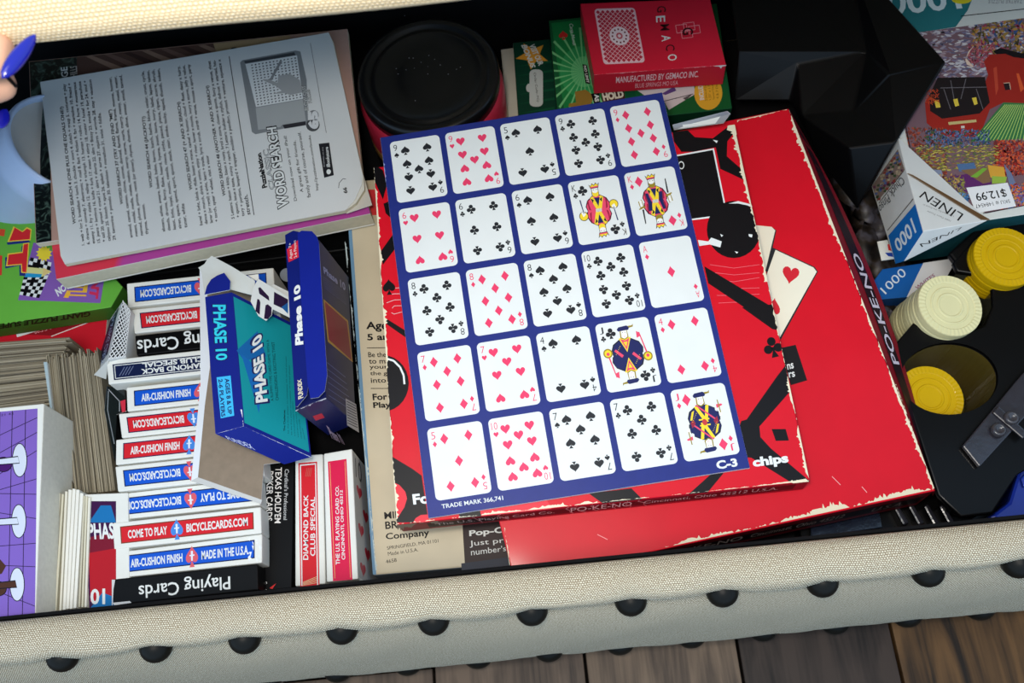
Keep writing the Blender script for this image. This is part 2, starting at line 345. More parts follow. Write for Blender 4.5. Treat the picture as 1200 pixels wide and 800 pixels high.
prof = [(.0925, .10), (.0925, .20), (.0924, .228), (.0905, .2345), (.086, .237), (.079, .2368), (.0722, .2345), (.0695, .2290), (.0728, .2225), (.0695, .214), (.0650, .19), (.0628, .16), (.0622, .12), (.0622, .085), (.0628, .06), (.0645, .04), (.0672, .028), (.0680, .02), (.0672, .012), (.068, .003)]
fpan = strip('front_panel', prof, -.62, .60, .0045, FAB, ott, wob)
NAIL = mt((20, 19, 15), .42, .1, .2)
def dome(x, y, z, r, h):
    V = []; fc = []; n = 20; m = 6
    for i in range(m):
        a = math.pi / 2 * i / m
        for j in range(n):
            b = 2 * math.pi * j / n; V.append((x + r * math.cos(a) * math.cos(b), y - h * math.sin(a), z + r * math.cos(a) * math.sin(b)))
    V.append((x, y - h, z)); fc = [(i * n + j, i * n + (j + 1) % n, (i + 1) * n + (j + 1) % n, (i + 1) * n + j) for i in range(m - 1) for j in range(n)]
    fc += [((m - 1) * n + j, (m - 1) * n + (j + 1) % n, m * n) for j in range(n)]
    return V, fc
n0 = None
for row, (L_, y, z, r, h) in enumerate(((nx, .0722, .2205, .0087, .0085), (lnx, .0700, .0225, .0105, .0085))):
    n0 = None
    for x in L_:
        if n0 is None:
            V, fc = dome(x, y, z, r, h); n0 = mk('nailhead', V, fc, NAIL, fpan, smooth=True); fx = x
        else:
            c = n0.copy(); COL.objects.link(c); c.location = (x - fx, 0, 0)
def box(name, x0, x1, y0, y1, z0, z1, mat, parent, bevel=.002):
    return prism(name, [(x0, y0, z1), (x1, y0, z1), (x1, y1, z1), (x0, y1, z1)], z1 - z0, [mat, mat], parent, bevel)
box('bottom_board', -.6, .58, .094, .50, .115, .13, LIN, ott)
box('inner_lining', -.6, .58, .0935, .0955, .13, .226, LIN, ott, .0005)
box('inner_lining', -.6, .58, .499, .502, .13, .24, LIN, ott, .0005)
box('inner_lining', -.603, -.6, .094, .50, .13, .24, LIN, ott, .0005); box('inner_lining', .58, .583, .094, .50, .13, .24, LIN, ott, .0005)
box('back_panel', -.62, .60, .502, .52, .003, .24, mt((214, 198, 166), .9), ott, .004)
box('side_panel', -.622, -.603, .075, .502, .003, .24, mt((214, 198, 166), .9), ott, .004); box('side_panel', .583, .602, .075, .502, .003, .24, mt((214, 198, 166), .9), ott, .004)
# open lid: padded slab hinged at the back
th = math.radians(42.3); hy, hz_ = .515, .245
e0, e1 = Vector((0, -math.cos(th), math.sin(th))), Vector((0, math.sin(th), math.cos(th)))
def lp(s, t): q = Vector((0, hy, hz_)) + e0 * s + e1 * t; return (q.y, q.z)
LL = .373
lprof = [lp(0, 0), lp(LL - .01, 0), lp(LL - .003, .001), lp(LL + .002, .006), lp(LL + .005, .02), lp(LL + .006, .045), lp(LL + .004, .07), lp(LL - .004, .083), lp(LL - .02, .09), lp(LL / 2, .094), lp(0, .09), lp(0, 0)]
lid = strip('lid', lprof, -.62, .60, .02, FABL, ott, lambda x, j: (.0008 * math.sin(x * 23 + j) - (x + .158) * .03, .0006 * math.sin(x * 41)))
prism('lid_lining', [(-.58, lp(.03, -.002)[0], lp(.03, -.002)[1]), (.56, lp(.03, -.002)[0], lp(.03, -.002)[1]), (.56, *lp(LL - .03, -.002)), (-.58, *lp(LL - .03, -.002))], e1 * .0015, [LIN, LIN], lid)

# ================================================================ main game stack
A_, B_ = .133, -.037
PB = tz(.239, .008, .246, A_, B_)
PP = PB.low(.0026); PG = PB.low(.0215); PE = PB.low(.0575)
# --- large red game box
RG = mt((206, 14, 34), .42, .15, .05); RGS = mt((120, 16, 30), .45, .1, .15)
q = [None, PG.at((924, 127)), PG.at((1096, 575)), PG.at((603, 681))]; q[0] = q[1] + q[3] - q[2]
g = thing('game_box', tuple((q[0] + q[2]) / 2 - Vector((0, 0, .035))), 'large worn red game box with cream scuffed edges, under the smaller game box', 'game box')
dn = Vector((0, 0, -.034)); bul = []
right = (q[1] - q[0]).normalized(); N = 8; top = []
V = [q[0], q[1]] + [q[1].lerp(q[2], i / N) for i in range(1, N)] + [q[2], q[3]]
W = [v + dn for v in V]
n = len(V); fc = [tuple(range(n))] + [(i, (i + 1) % n, n + (i + 1) % n, n + i) for i in range(n)] + [tuple(range(2 * n - 1, n - 1, -1))]
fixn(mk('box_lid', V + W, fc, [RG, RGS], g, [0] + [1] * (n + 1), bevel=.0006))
a = Art(PG, rough=.5)
z6 = lambda pts: Zm(760, 120, 2.856, pts); z7 = lambda pts: Zm(800, 360, 2.666, pts)
a.poly(z6([(300, 405), (412, 416), (428, 428), (398, 568), (380, 560)]), BLK); a.poly(z6([(300, 405), (412, 416), (424, 428), (392, 560), (370, 540)]), (232, 224, 200))
a.poly(z6([(415, 485), (556, 550), (567, 566), (442, 795), (380, 640)]), BLK); a.poly(z6([(425, 493), (552, 552), (563, 566), (440, 785), (380, 620)]), (232, 226, 204))
hf = Fr(z6([(448, 540), (512, 552), (500, 615), (440, 603)])); a.k += 1; pip(a, hf, 'h', .5, .5, .95, .95, False, (206, 36, 50)); hf2 = Fr(z6([(400, 650), (445, 658), (440, 715), (395, 705)])); pip(a, hf2, 'h', .5, .5, 1, 1, True, (206, 36, 50))
a.poly(z7([(305, 127), (353, 117), (389, 228), (338, 243)]), (24, 22, 24)); a.text('ns', z7([(325, 178), (345, 173), (348, 190), (328, 195)]), WH, .02); a.text('rs', z7([(330, 204), (349, 200), (352, 216), (333, 220)]), WH, .02)
CR = (226, 214, 184)
a.wear((925, 129), (1085, 545), (-3.2, 1.6), CR, amt=1.1, seed=3); a.wear((1050, 450), (1095, 572), (-4.5, 1), CR, amt=1.2, seed=9); a.wear((1094, 573), (950, 604), (-1, -5), CR, amt=1.6, seed=4); a.wear((950, 604), (780, 641), (-1, -4.5), CR, amt=1.3, seed=5); a.wear((922, 128), (864, 141), (0, 2.5), CR, amt=1, seed=6); a.wear((597, 662), (591, 618), (4, 0), CR, amt=.8, seed=61)
for p in [((975, 558), (985, 568)), ((840, 395), (842, 397)), ((905, 385), (907, 386)), ((1010, 570), (1016, 577)), ((700, 626), (712, 632))]: a.line(*p, .8, (236, 160, 160))
a.build('printed_cover', g)
# front side print
ps = p3(q[2], q[3], q[2] + dn); a = Art(ps, rough=.45)
def pe(u, d): v = q[3].lerp(q[2], u) + dn * d; return v
def topx(v): r = M.transposed() @ (v - CAM); return (600 + F * r.x / r.z, 400 + F * r.y / r.z)
def sq(u0, u1, d0, d1, ee=pe): return [topx(ee(u0, d0)), topx(ee(u1, d0)), topx(ee(u1, d1)), topx(ee(u0, d1))]
a.poly(sq(.02, .99, .28, .78), (24, 12, 14)); a.text('PO-KE-NO', sq(.36, .55, .36, .7), (216, 196, 190), .01); a.text('Cincinnati, Ohio 45212', sq(.57, .80, .38, .72), (196, 176, 170)); a.text('U.S.A.', sq(.87, .95, .4, .7), (150, 130, 126))
a.build('printed_side', g)
def pv(u, d, o=0): return q[1].lerp(q[2], u) + Vector((0, 0, -.013 * d)) + right * ((.0170 * math.sin(math.pi * min(1, u * .93 + .05)) ** .6) * d) + (Vector((0, 0, 1)) + right).normalized() * o
V = []; NS = 16
for i in range(NS + 1): V += [pv(i / NS, 0), pv(i / NS, 1), pv(i / NS, 1) + Vector((-.0006, 0, -.0008)), pv(i / NS, 0) + Vector((-.001, 0, -.0012))]
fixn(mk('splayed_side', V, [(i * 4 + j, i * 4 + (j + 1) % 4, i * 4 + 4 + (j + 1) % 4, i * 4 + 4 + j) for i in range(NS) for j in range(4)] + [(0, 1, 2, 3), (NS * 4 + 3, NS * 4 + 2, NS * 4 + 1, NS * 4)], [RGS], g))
V = []; fc = []
for i in range(NS): b = len(V); V += [pv(.04 + .94 * i / NS, .3, .0003), pv(.04 + .94 * (i + 1) / NS, .3, .0003), pv(.04 + .94 * (i + 1) / NS, .74, .0003), pv(.04 + .94 * i / NS, .74, .0003)]; fc.append((b, b + 1, b + 2, b + 3))
mk('printed_band', V, fc, mt((30, 14, 22), .4), g)
vs, fs = glyphs('PO-KE-NO', .012); mk('printed_lettering', [pv(.69 - .29 * x, .74 - .44 * (1 - (1 - y)) if 0 else .34 + .36 * (1 - y) if 0 else .69 - .34 * (1 - y), .0005) for x, y in vs], fs, mt((200, 188, 200), .4), g)
# --- smaller black and red game box
qp = [(438, 196), (861, 146), (949, 564), (465, 615)]; q = [PP.at(p) for p in qp]
g = thing('game_box', tuple((q[0] + q[2]) / 2 - Vector((0, 0, .019))), 'smaller red game box lid with black lattice print and tape, directly under the card board', 'game box')
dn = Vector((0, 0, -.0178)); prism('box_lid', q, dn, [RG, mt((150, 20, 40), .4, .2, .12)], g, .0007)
a = Art(PP, cq=qp, rough=.4, coat=.1)
K = (15, 13, 16)
a.poly(z6([(80, 95), (130, 92), (155, 116), (215, 120), (262, 84), (285, 76), (292, 95), (264, 130), (262, 180), (310, 222), (330, 265), (300, 250), (240, 222), (225, 150), (150, 165), (110, 165), (85, 130)]), K)
a.poly(z6([(80, 178), (219, 153), (265, 379), (100, 400)]), WH); a.poly(z6([(80, 183), (215, 159), (259, 374), (100, 395)]), K)
a.text('O', z6([(98, 198), (118, 195), (121, 222), (102, 225)]), WH)
a.ell(760 + 285 / 2.856, 120 + 425 / 2.856, 31.5, 33.5, K); a.poly(z6([(268, 338), (300, 330), (340, 340), (358, 356), (330, 344), (300, 338)]), WH)
for s in [[(165, 460), (200, 465), (210, 452), (245, 465), (240, 485), (205, 475), (170, 480)], [(335, 440), (348, 442), (346, 452), (336, 448)], [(288, 498), (300, 500), (296, 506)], [(215, 125), (232, 128), (228, 136)], [(240, 440), (250, 445), (244, 450)]]: a.poly(z6(s), WH)
a.poly(z6([(187, 548), (420, 688), (450, 700), (450, 765), (435, 762), (200, 605)]), K)
a.poly(z7([(185, 0), (285, -10), (302, 72), (280, 68)]), K)
fcl = Fr(z7([(248, 102), (300, 90), (316, 145), (262, 158)])); a.k += 1; pip(a, fcl, 'c', .5, .5, 1.15, 1.1, False, K)
a.poly(z7([(330, 170), (360, 235), (240, 372), (243, 405), (275, 440), (400, 545), (352, 555), (215, 470), (150, 460), (183, 355), (200, 350), (295, 215)]), K)
a.poly(z7([(278, 380), (322, 380), (332, 416), (291, 417)]), K); a.text('chips', z7([(216, 470), (326, 455), (334, 492), (222, 507)]), WH, .045)
a.poly(z7([(130, 515), (60, 600), (0, 600), (95, 515)]), K)
a.poly([(690, 578), (740, 572), (760, 592), (718, 598)], K)
zl = lambda p: Zm(400, 180, 3.077, p)
a.poly(zl([(110, 30), (150, 60), (165, 110), (150, 165), (125, 110), (115, 90)]), K); a.poly(zl([(152, 180), (176, 170), (178, 232), (160, 215)]), K)
a.poly(zl([(140, 355), (190, 285), (200, 335), (150, 400)]), K); fsp = Fr(zl([(145, 455), (195, 450), (197, 505), (150, 510)])); a.k += 1; pip(a, fsp, 's', .5, .5, 1, 1, False, K)
a.poly(zl([(155, 590), (235, 640), (240, 668), (160, 612)]), K)
a.ell(449, 449, 30, 33, K); a.pline(Zm(420, 360, 4, [(132, 240), (165, 250), (195, 280), (212, 318), (216, 360)]), 2.2, WH)
zb = lambda p: Zm(450, 560, 10, p)
a.poly(zb([(80, -260), (330, -110), (440, -30), (520, 500), (350, 520), (120, 520), (100, 200)]), K)
a.poly(zb([(90, 40), (180, 80), (250, 160), (270, 240), (240, 340), (150, 480), (90, 480)]), (222, 46, 60)); a.poly(zb([(340, 520), (370, 470), (430, 432), (520, 425), (540, 520)]), (222, 46, 60))
a.text('For', zb([(330, 190), (610, 160), (625, 290), (345, 312)]), WH, .04)
a.poly([(560, 592), (640, 584), (650, 602), (560, 612)], (222, 46, 60)); a.poly([(535, 590), (560, 588), (566, 612), (540, 612)], K)
a.wear((465, 614), (700, 589), (0, -3.5), CR, amt=1.2, seed=12); a.wear((700, 589), (949, 563), (0, -2.4), CR, amt=.9, seed=13); a.wear((438, 196), (464, 612), (4, 0), CR, amt=1, step=1.8, seed=14)
a.wear((861, 150), (900, 330), (-4.5, 0), CR, amt=1, seed=15); a.wear((900, 330), (948, 560), (-3.5, 0), CR, amt=1, seed=16); a.poly(z6([(265, 78), (300, 68), (305, 95), (285, 120), (280, 98), (262, 92)]), CR); a.poly(z7([(330, 545), (385, 535), (400, 550), (395, 556), (360, 553)]), CR)
a.build('printed_cover', g)
# crumpled clear tape bands
TP = mt((226, 150, 150), .12, .5, .3, bump=.5, sc=300)
pd = p3(q[3], q[2], q[3] + dn); pe = lambda u, d: q[3].lerp(q[2], u) + dn * d
a = Art(pd, rough=.4); a.poly(sq(.07, .97, .22, .8), (44, 12, 18)); a.text('The U.S. Playing Card Co.', sq(.09, .38, .30, .72), (205, 180, 178)); a.text('PO-KE-NO', sq(.42, .57, .18, .74), (222, 196, 192)); a.text('Cincinnati, Ohio 45212 U.S.A.', sq(.6, .93, .28, .68), (205, 180, 178))
a.wear(topx(pe(0, 0)), topx(pe(.1, .0)), (0, 8), (150, 130, 110), amt=1, seed=20)
rd = random.Random(5)
for u in (.18, .245, .41, .435, .47, .52, .55, .585):
    a.pline([topx(pe(u + rd.uniform(-.008, .008) + i * .004, i / 4 * .95)) for i in range(5)], .5, (226, 150, 150))
a.build('printed_side', g)
a = Art(PP, rough=.15, coat=.6)
for s in range(5): a.pline([(455 + rd.uniform(-2, 6), 340 + s * 7 + rd.uniform(-2, 2)), (462, 338 + s * 7 + rd.uniform(-2, 2)), (472, 337 + s * 7), (481, 336 + s * 7 + rd.uniform(-3, 3))], .6, (220, 190, 190))
for s in range(6): a.pline([(832 + s * 2, 310 + s * 9), (860, 314 + s * 8), (890, 309 + s * 9 + rd.uniform(-2, 2))], .5, (228, 110, 120))
a.build('tape_strip', g)
# lifted paper flap at the back of the boxes
fp = [at((788, 146), .247), at((852, 130), .247), at((856, 133), .243), at((848, 144), .242), at((790, 152), .244)]
prism('loose_tape_flap', fp, .0004, [mt((150, 150, 152), .3), WHITE], g, 0)
# --- blue card board on top
qp = [(445.5, 161), (776, 108), (879, 548), (502, 607)]; q = [PB.at(p) for p in qp]
g = thing('game_board', tuple((q[0] + q[2]) / 2 - Vector((0, 0, .002))), 'blue game board printed with twenty-five playing cards, lying on top of the red boxes', 'board')
prism('board_sheet', q, .0019, [mt((34, 46, 118), .42, .1, .08, sc=200), mt((200, 200, 206), .6)], g, .0003)
def pm(u, v): return topx((q[0] * (1 - u) + q[1] * u) * (1 - v) + (q[3] * (1 - u) + q[2] * u) * v)
cards = [['9s', '9h', '5s', '9c', '9d'], ['6h', '6c', '6s', 'Kc', 'Kd'], ['8c', '8d', '8s', '10c', 'Ad'], ['7d', '7h', '4s', 'Jc', '4d'], ['5d', '10h', '7s', '7c', 'Jd']]
a = Art(PB, rough=.38)
for r in range(5):
    for c in range(5):
        u, v = .030 + .1942 * c, .0185 + .1925 * r; s = cards[r][c]
        a.k = 2; playcard(a, Fr([pm(u, v), pm(u + .174, v), pm(u + .174, v + .1745), pm(u, v + .1745)]), s[:-1], s[-1])
a.k = 3; a.text('TRADE MARK 366,741', [pm(.045, .9725), pm(.235, .9745), pm(.235, .9865), pm(.045, .9845)], WH, .012); a.text('C-3', [pm(.9, .972), pm(.965, .972), pm(.965, .992), pm(.9, .992)], WH, .04)
a.k = 1; a.wear(pm(0, .06), pm(0, .13), (2.5, 0), (150, 160, 200), amt=1, seed=30); a.wear(pm(1, 0), pm(.985, 0), (0, 1), (200, 200, 210), amt=1, seed=31)
a.build('printed_face', g)
# --- beige game box beneath
qp = [(404, 213), (640, 192), (690, 652), (437, 674)]; q = [PE.at(p) for p in qp]
g = thing('game_box', tuple((q[0] + q[2]) / 2 - Vector((0, 0, .035))), 'cream-coloured game box with blue worn edge at the bottom of the stack', 'game box')
prism('box_lid', q, .031, [mt((206, 194, 166), .4, .1, .06), mt((120, 130, 140), .6)], g, .0012)
a = Art(PE, rough=.45)
zl = lambda p: Zm(420, 360, 4, p)
a.poly([(405, 222), (409, 222), (441, 673), (437, 673)], (110, 150, 180)); a.wear((404, 283), (440, 668), (2.2, 0), (190, 205, 205), amt=1, seed=33)
a.text('Ages', zl([(35, 68), (160, 62), (162, 118), (37, 112)]), K, .03); a.text('5 and up', zl([(40, 125), (250, 118), (252, 160), (43, 164)]), K, .03)
a.line((430, 407.5), (475, 407), .8, K); a.line((434.5, 455), (480, 455), .8, K)
for i, s in enumerate(['Be the first', 'to match', 'yours in', 'the game', 'into the']): a.text(s, zl([(45 + i * 3, 210 + i * 30), (190 + i * 3, 208 + i * 30), (192 + i * 3, 232 + i * 30), (47 + i * 3, 234 + i * 30)]), K, .012)
a.text('For 2', zl([(65, 405), (170, 400), (172, 432), (68, 436)]), K, .03); a.text('Players', zl([(68, 445), (215, 440), (217, 476), (71, 480)]), K, .03)
zl = lambda p: Zm(400, 420, 2.858, p)
a.text('MILTON', zl([(143, 514), (270, 502), (272, 526), (145, 538)]), K, .02); a.text('BRADLEY', zl([(146, 546), (300, 532), (302, 557), (148, 571)]), K, .02); a.text('Company', zl([(148, 585), (293, 570), (296, 600), (150, 612)]), K, .02)
a.text('SPRINGFIELD, MA 01101', zl([(152, 629), (324, 604), (326, 617), (154, 642)]), K); a.text('Made in U.S.A.', zl([(155, 648), (256, 633), (258, 645), (157, 660)]), K); a.text('4658', zl([(148, 674), (184, 668), (186, 680), (150, 686)]), K)
a.poly([(541, 600), (640, 590), (660, 655), (545, 665)], (48, 34, 34)); zl = lambda p: Zm(530, 580, 7.5, p)
a.text('Pop-O-Matic', zl([(148, 310), (760, 240), (766, 312), (150, 376)]), WH, .03); a.text('Just press the', zl([(150, 402), (760, 342), (764, 398), (155, 462)]), WH); a.text("number's", zl([(163, 470), (470, 442), (474, 490), (166, 530)]), WH)
a.poly([(540.5, 660), (600, 652), (601, 662), (541, 668)], (40, 46, 60))
a.poly([(428, 222), (447, 222), (456, 252), (432, 252)], (222, 60, 64)); a.build('printed_cover', g)
# ================================================================ playing-card boxes
BLU = (20, 84, 196); DB = (24, 30, 70); RD = (206, 34, 44)
def deck(px, z, label, kind, pan, t=.066, group='bicycle tuck boxes standing in a column', t1=None, t2=None, flip=False, ul=.5, body=WHITE, name='card_box', edge=DB):
    q = [at(p, z) for p in px]; g = thing(name, tuple((q[0] + q[2]) / 2 - Vector((0, 0, t))), label, 'card box', group)
    prism('tuck_box', q, t, [body, body], g, .0007)
    a = Art(hz(z), rough=.4); f = Fr(px)
    if flip: f = f.flip()
    if kind == 'strip':
        a.fr(f, [(.05, .17), (.95, .17), (.95, .82), (.05, .82)], edge); a.fr(f, [(.057, .21), (.943, .21), (.943, .78), (.057, .78)], pan)
        s = f.sub(ul - .045, .1, ul + .045, .9); lc = (214, 92, 100) if pan == BLU else (70, 132, 210)
        a.k += 1; pip(a, s, 's', .5, .5, 1.0, .95, False, lc); a.fr(s, [(.42, .25), (.58, .25), (.56, .7), (.44, .7)], (220, 226, 236)); a.fr(s, [(.3, .42), (.7, .42), (.68, .48), (.32, .48)], (220, 226, 236))
        a.text(t1, f.sub(.1, .34, ul - .065, .66), WH, .03); a.text(t2, f.sub(ul + .065, .34, .91, .66), WH, .03)
    a.build('printed_label', g); return g, q, f
def ext(tl, bl, L=172, sl=-.108): return [tl, (tl[0] + L, tl[1] + sl * L), (bl[0] + L, bl[1] + sl * L), bl]
zc = .205; CB = ('COME TO PLAY', 'BICYCLECARDS.COM'); AC = ('AIR-CUSHION FINISH', 'MADE IN THE U.S.A.')
deck(ext((148.4, 332), (149.7, 359.7)), zc, 'white card box with blue strip, first in the column below the books', 'strip', BLU, t1=CB[0], t2=CB[1], flip=True)
deck(ext((154.4, 362.5), (157.5, 390.4)), zc, 'white card box with red strip, second in the column below the books', 'strip', RD, t1=CB[0], t2=CB[1], flip=True)
g, q, f = deck(ext((158, 393), (160, 416.5)), zc, 'black playing card box between a red striped box and a navy diamond back box', 'none', RD, body=mt((9, 9, 10), .4))
a = Art(hz(zc), rough=.4); a.text('Playing Cards', f.flip().sub(.35, .1, .99, .95), WH, .01); a.build('printed_lettering', g)
g, q, f = deck(ext((124.4, 422), (127, 450)), zc + .002, 'white card box with navy diamond back strip', 'none', RD)
a = Art(hz(zc + .002), rough=.4)
for c_, k_ in (((20, 30, 66), (0.04, .2, .97, .86)), (WH, (.05, .25, .96, .81)), ((20, 30, 66), (.055, .28, .955, .78))): a.fr(f, [(k_[0], k_[1]), (k_[2], k_[1]), (k_[2], k_[3]), (k_[0], k_[3])], c_)
h = f.flip(); a.text('CLUB SPECIAL', h.sub(.32, .55, .76, .74) if 0 else f.sub(.24, .28, .66, .48).flip(), WH, .03); a.text('DIAMOND BACK', f.sub(.23, .52, .68, .74).flip(), WH, .03); a.k += 1
for i in range(4): a.line(f(.08 + .02 * i, .7), f(.12 + .02 * i, .36), .8, (110, 120, 150), False)
a.build('printed_label', g)
deck(ext((148, 453.8), (149, 481.8)), zc, 'white card box with blue strip, just below the navy diamond back box', 'strip', BLU, t1=AC[0], t2=AC[1])
deck(ext((138.9, 484.6), (142.5, 513)), zc, 'white card box with red strip, upside-down lettering, beside the brown cardboard', 'strip', RD, t1=CB[0], t2=CB[1], flip=True)
deck(ext((135.8, 515), (135.4, 544.5)), zc, 'white card box with red strip, upright lettering, beside the brown cardboard', 'strip', RD, t1=AC[0], t2=AC[1])
deck(ext((134.8, 546.5), (138, 576)), zc, 'white card box with blue strip, upside-down lettering, touching the brown cardboard corner', 'strip', BLU, t1=CB[0], t2=CB[1], flip=True)
deck([(131, 579.5), (303, 560), (305, 591.5), (133.6, 609.5)], zc - .002, 'white card box with blue strip partly under the brown cardboard corner', 'strip', BLU, t1=CB[0], t2=CB[1], flip=True, ul=.47)
deck([(131.5, 612.5), (305.5, 593.6), (306.4, 624.5), (133.6, 643.4)], zc, 'white card box with red strip, fully visible, second above the black box', 'strip', RD, t1=CB[0], t2=CB[1], ul=.43, edge=(120, 60, 40))
g, q, f = deck([(135.4, 647), (307, 625.4), (307, 659), (136.6, 677)], zc - .001, 'white card box with blue strip and crumpled taped end, right above the black box', 'strip', BLU, t1=AC[0], t2=AC[1], ul=.52)
a = Art(hz(zc - .001), rough=.15, coat=.8); rd = random.Random(3)
for i in range(16): u, v = rd.uniform(.9, .98), rd.uniform(.1, .85); a.fr(f, [(u, v), (u + rd.uniform(.005, .02), v + rd.uniform(-.1, .1)), (u + .01, v + rd.uniform(.05, .2))], (236, 238, 240))
a.build('crumpled_tape', g)
g, q, f = deck([(131, 678.5), (301.6, 660.5), (302.5, 691), (132.4, 709)], zc, 'black playing card box at the front end of the column, against the ottoman edge', 'none', RD, body=mt((9, 9, 10), .4))
a = Art(hz(zc), rough=.4); a.text('Playing Cards', f.sub(.18, .2, .81, .86).flip(), WH, .01); a.k += 1; a.poly([(131, 679), (135, 679), (133, 690), (132, 709), (131, 709)], (205, 205, 205)); a.poly([(132, 706), (152, 704), (154, 706), (134, 709)], (205, 205, 205)); a.build('printed_lettering', g)
# lattice box leaning at the left of the column
zt = at((144, 352), .214); q = [zt, at((151.6, 364), .212), at((146, 417), .2085), at((126, 420.6), .211)]
g = thing('card_box', tuple(q[2] - Vector((0, 0, .06))), 'small card box with black and white diamond lattice leaning left of the column', 'card box')
qd = [at((144, 352), .214), at((153, 364), .212), at((147, 418), .2085), at((127, 421), .211), at((111, 439), .18), at((130, 372), .18)]
o = mk('tuck_box', qd + [v - Vector((0, 0, .04)) for v in qd], [(0, 1, 2, 3), (0, 3, 4, 5), (1, 7, 8, 2), (2, 8, 9, 3), (3, 9, 10, 4), (4, 10, 11, 5), (5, 11, 6, 0), (0, 6, 7, 1), (6, 11, 10, 9, 8, 7)], [mt((206, 208, 206), .4)], g, bevel=.0005); fixn(o)
fpx = [(144, 352), (153, 364), (147, 418), (127, 421)]; a = Art(p3(qd[0], qd[1], qd[3]), rough=.35); f = Fr(fpx); a.fr(f, [(.02, .02), (.98, .02), (.98, .98), (.02, .98)], (22, 24, 28))
seg = []
for i in range(-5, 16):
    for sgn in (1, -1):
        u0, v0, u1, v1 = (0, i / 11, 1, i / 11 + .36 * sgn)
        for t in (0,):
            if 0 <= v0 <= 1 and 0 <= v1 <= 1: seg.append((u0, v0, u1, v1))
            elif min(v0, v1) < 1 and max(v0, v1) > 0:
                lo, hi = 0.0, 1.0
                for b_ in (0, 1):
                    if (v0 - b_) * (v1 - b_) < 0:
                        tt = (b_ - v0) / (v1 - v0)
                        if (v0 < 0) if b_ == 0 else (v0 > 1): lo = max(lo, tt)
                        else: hi = min(hi, tt)
                if hi > lo: seg.append((lo, v0 + (v1 - v0) * lo, hi, v0 + (v1 - v0) * hi))
a.k += 1
for s in seg: a.line(f(s[0], s[1]), f(s[2], s[3]), 1.05, (220, 222, 222), False)
a.build('printed_lattice', g)
a = Art(p3(qd[0], qd[3], qd[4])); a.poly([(139, 360), (126, 415), (112, 432), (129, 376)], (24, 30, 60)); a.text('PLAYING CARDS', [(132, 372), (117, 428), (122, 424), (135, 370)], (150, 160, 190)); a.build('printed_strip', g)
qf = [at((127, 421), .21), at((110, 439), .2), at((124, 444), .199)]; prism('open_flap', qf, .0006, [mt((190, 192, 188), .5), WHITE], g, 0)
# clear plastic wrap bits and black box between the column and the loose cards
q = [at(p, .196) for p in [(125, 452), (146, 456), (148, 482), (137, 486), (134, 540), (122, 480)]]
g = thing('plastic_case', tuple(q[0] - Vector((0, 0, .06))), 'dark clear plastic card case wedged between loose cards and the box column', 'case')
prism('case_body', q, .06, [mt((26, 32, 32), .15, .6, .2), BLACKP], g); a = Art(hz(.196), rough=.2, coat=.5)
a.pline([(127, 458), (126, 480), (134, 520)], 1.2, (120, 126, 130)); a.pline([(127, 456), (140, 470), (140, 482)], 1, (150, 152, 156)); a.poly([(141, 470), (147, 468), (147, 482), (143, 483)], (206, 50, 70)); a.build('case_edges', g)
# right-hand three boxes
def vdeck(px, z, label, body, t=.06):
    q = [at(p, z) for p in px]; g = thing('card_box', tuple((q[0] + q[2]) / 2 - Vector((0, 0, t))), label, 'card box'); prism('tuck_box', q, t, [body, body], g, .0007); return g, q, Fr(px)
z3 = lambda p: Zm(300, 520, 4.443, p)
g, q, f = vdeck([(311.7, 542.5), (344.6, 539.8), (341.5, 689), (306, 693)], .19, 'black card box with white sideways lettering, right of the white column', mt((9, 9, 10), .4), .055)
a = Art(hz(.19), rough=.4); a.text("TEXAS HOLD'EM", z3([(136, 122), (130, 412), (96, 412), (101, 122)]), (230, 225, 220), .01); a.text('POKER CARDS', z3([(91, 142), (84, 400), (50, 400), (57, 142)]), (230, 225, 220), .01); a.text("Cardinal's Professional", z3([(172, 132), (162, 395), (143, 395), (150, 132)]), (200, 200, 200))
a.text("Cardinal", z3([(58, 715), (54, 790), (34, 775), (36, 715)]), (230, 225, 220)); a.poly(z3([(70, 750), (105, 725), (85, 755)]), (220, 50, 50)); a.build('printed_lettering', g)
g, q, f = vdeck([(345.9, 534), (378.3, 531.7), (381.5, 683.5), (345.9, 686.6)], .193, 'white card box with thin red strip and white inner line, beside the black lettering box', WHITE, .058)
a = Art(hz(.193), rough=.4); a.poly(z3([(221, 100), (318, 92), (331, 737), (231, 742)]), RD); a.poly(z3([(228, 108), (312, 100), (324, 735), (236, 738)]), WH); a.poly(z3([(234, 114), (307, 107), (318, 735), (242, 738)]), RD)
a.text('DIAMOND BACK', z3([(245, 603), (248, 265), (272, 265), (272, 603)]), WH, .02); a.text('CLUB SPECIAL', z3([(282, 583), (284, 276), (307, 276), (309, 583)]), WH, .02)
for i in range(5): a.line(z3([(245, 720 + i * 4)])[0], z3([(318, 690 + i * 8)])[0], .5, (220, 200, 150), i == 0)
for i in range(4): a.line(z3([(258 + i * 8, 170)])[0], z3([(266 + i * 8, 125)])[0], .7, (190, 90, 80), i == 0)
a.build('printed_label', g)
g, q, f = vdeck([(379.2, 531.3), (412.5, 525.6), (419.5, 678), (382.8, 681.6)], .197, 'white card box with crimson strip, ten of hearts on its side, by the cream box', WHITE, .062)
a = Art(hz(.197), rough=.4); a.poly(z3([(374, 92), (471, 78), (502, 706), (401, 714)]), (214, 30, 74)); a.pline(z3([(384, 98), (411, 700)]), .5, (230, 190, 120)); a.pline(z3([(463, 90), (492, 696)]), .5, (230, 190, 120))
a.text('THE U.S. PLAYING CARD CO.', z3([(415, 628), (413, 218), (431, 218), (437, 628)]), WH, .02); a.text('CINCINNATI, OHIO 45212', z3([(446, 602), (436, 240), (453, 240), (468, 602)]), WH, .02); a.build('printed_label', g)
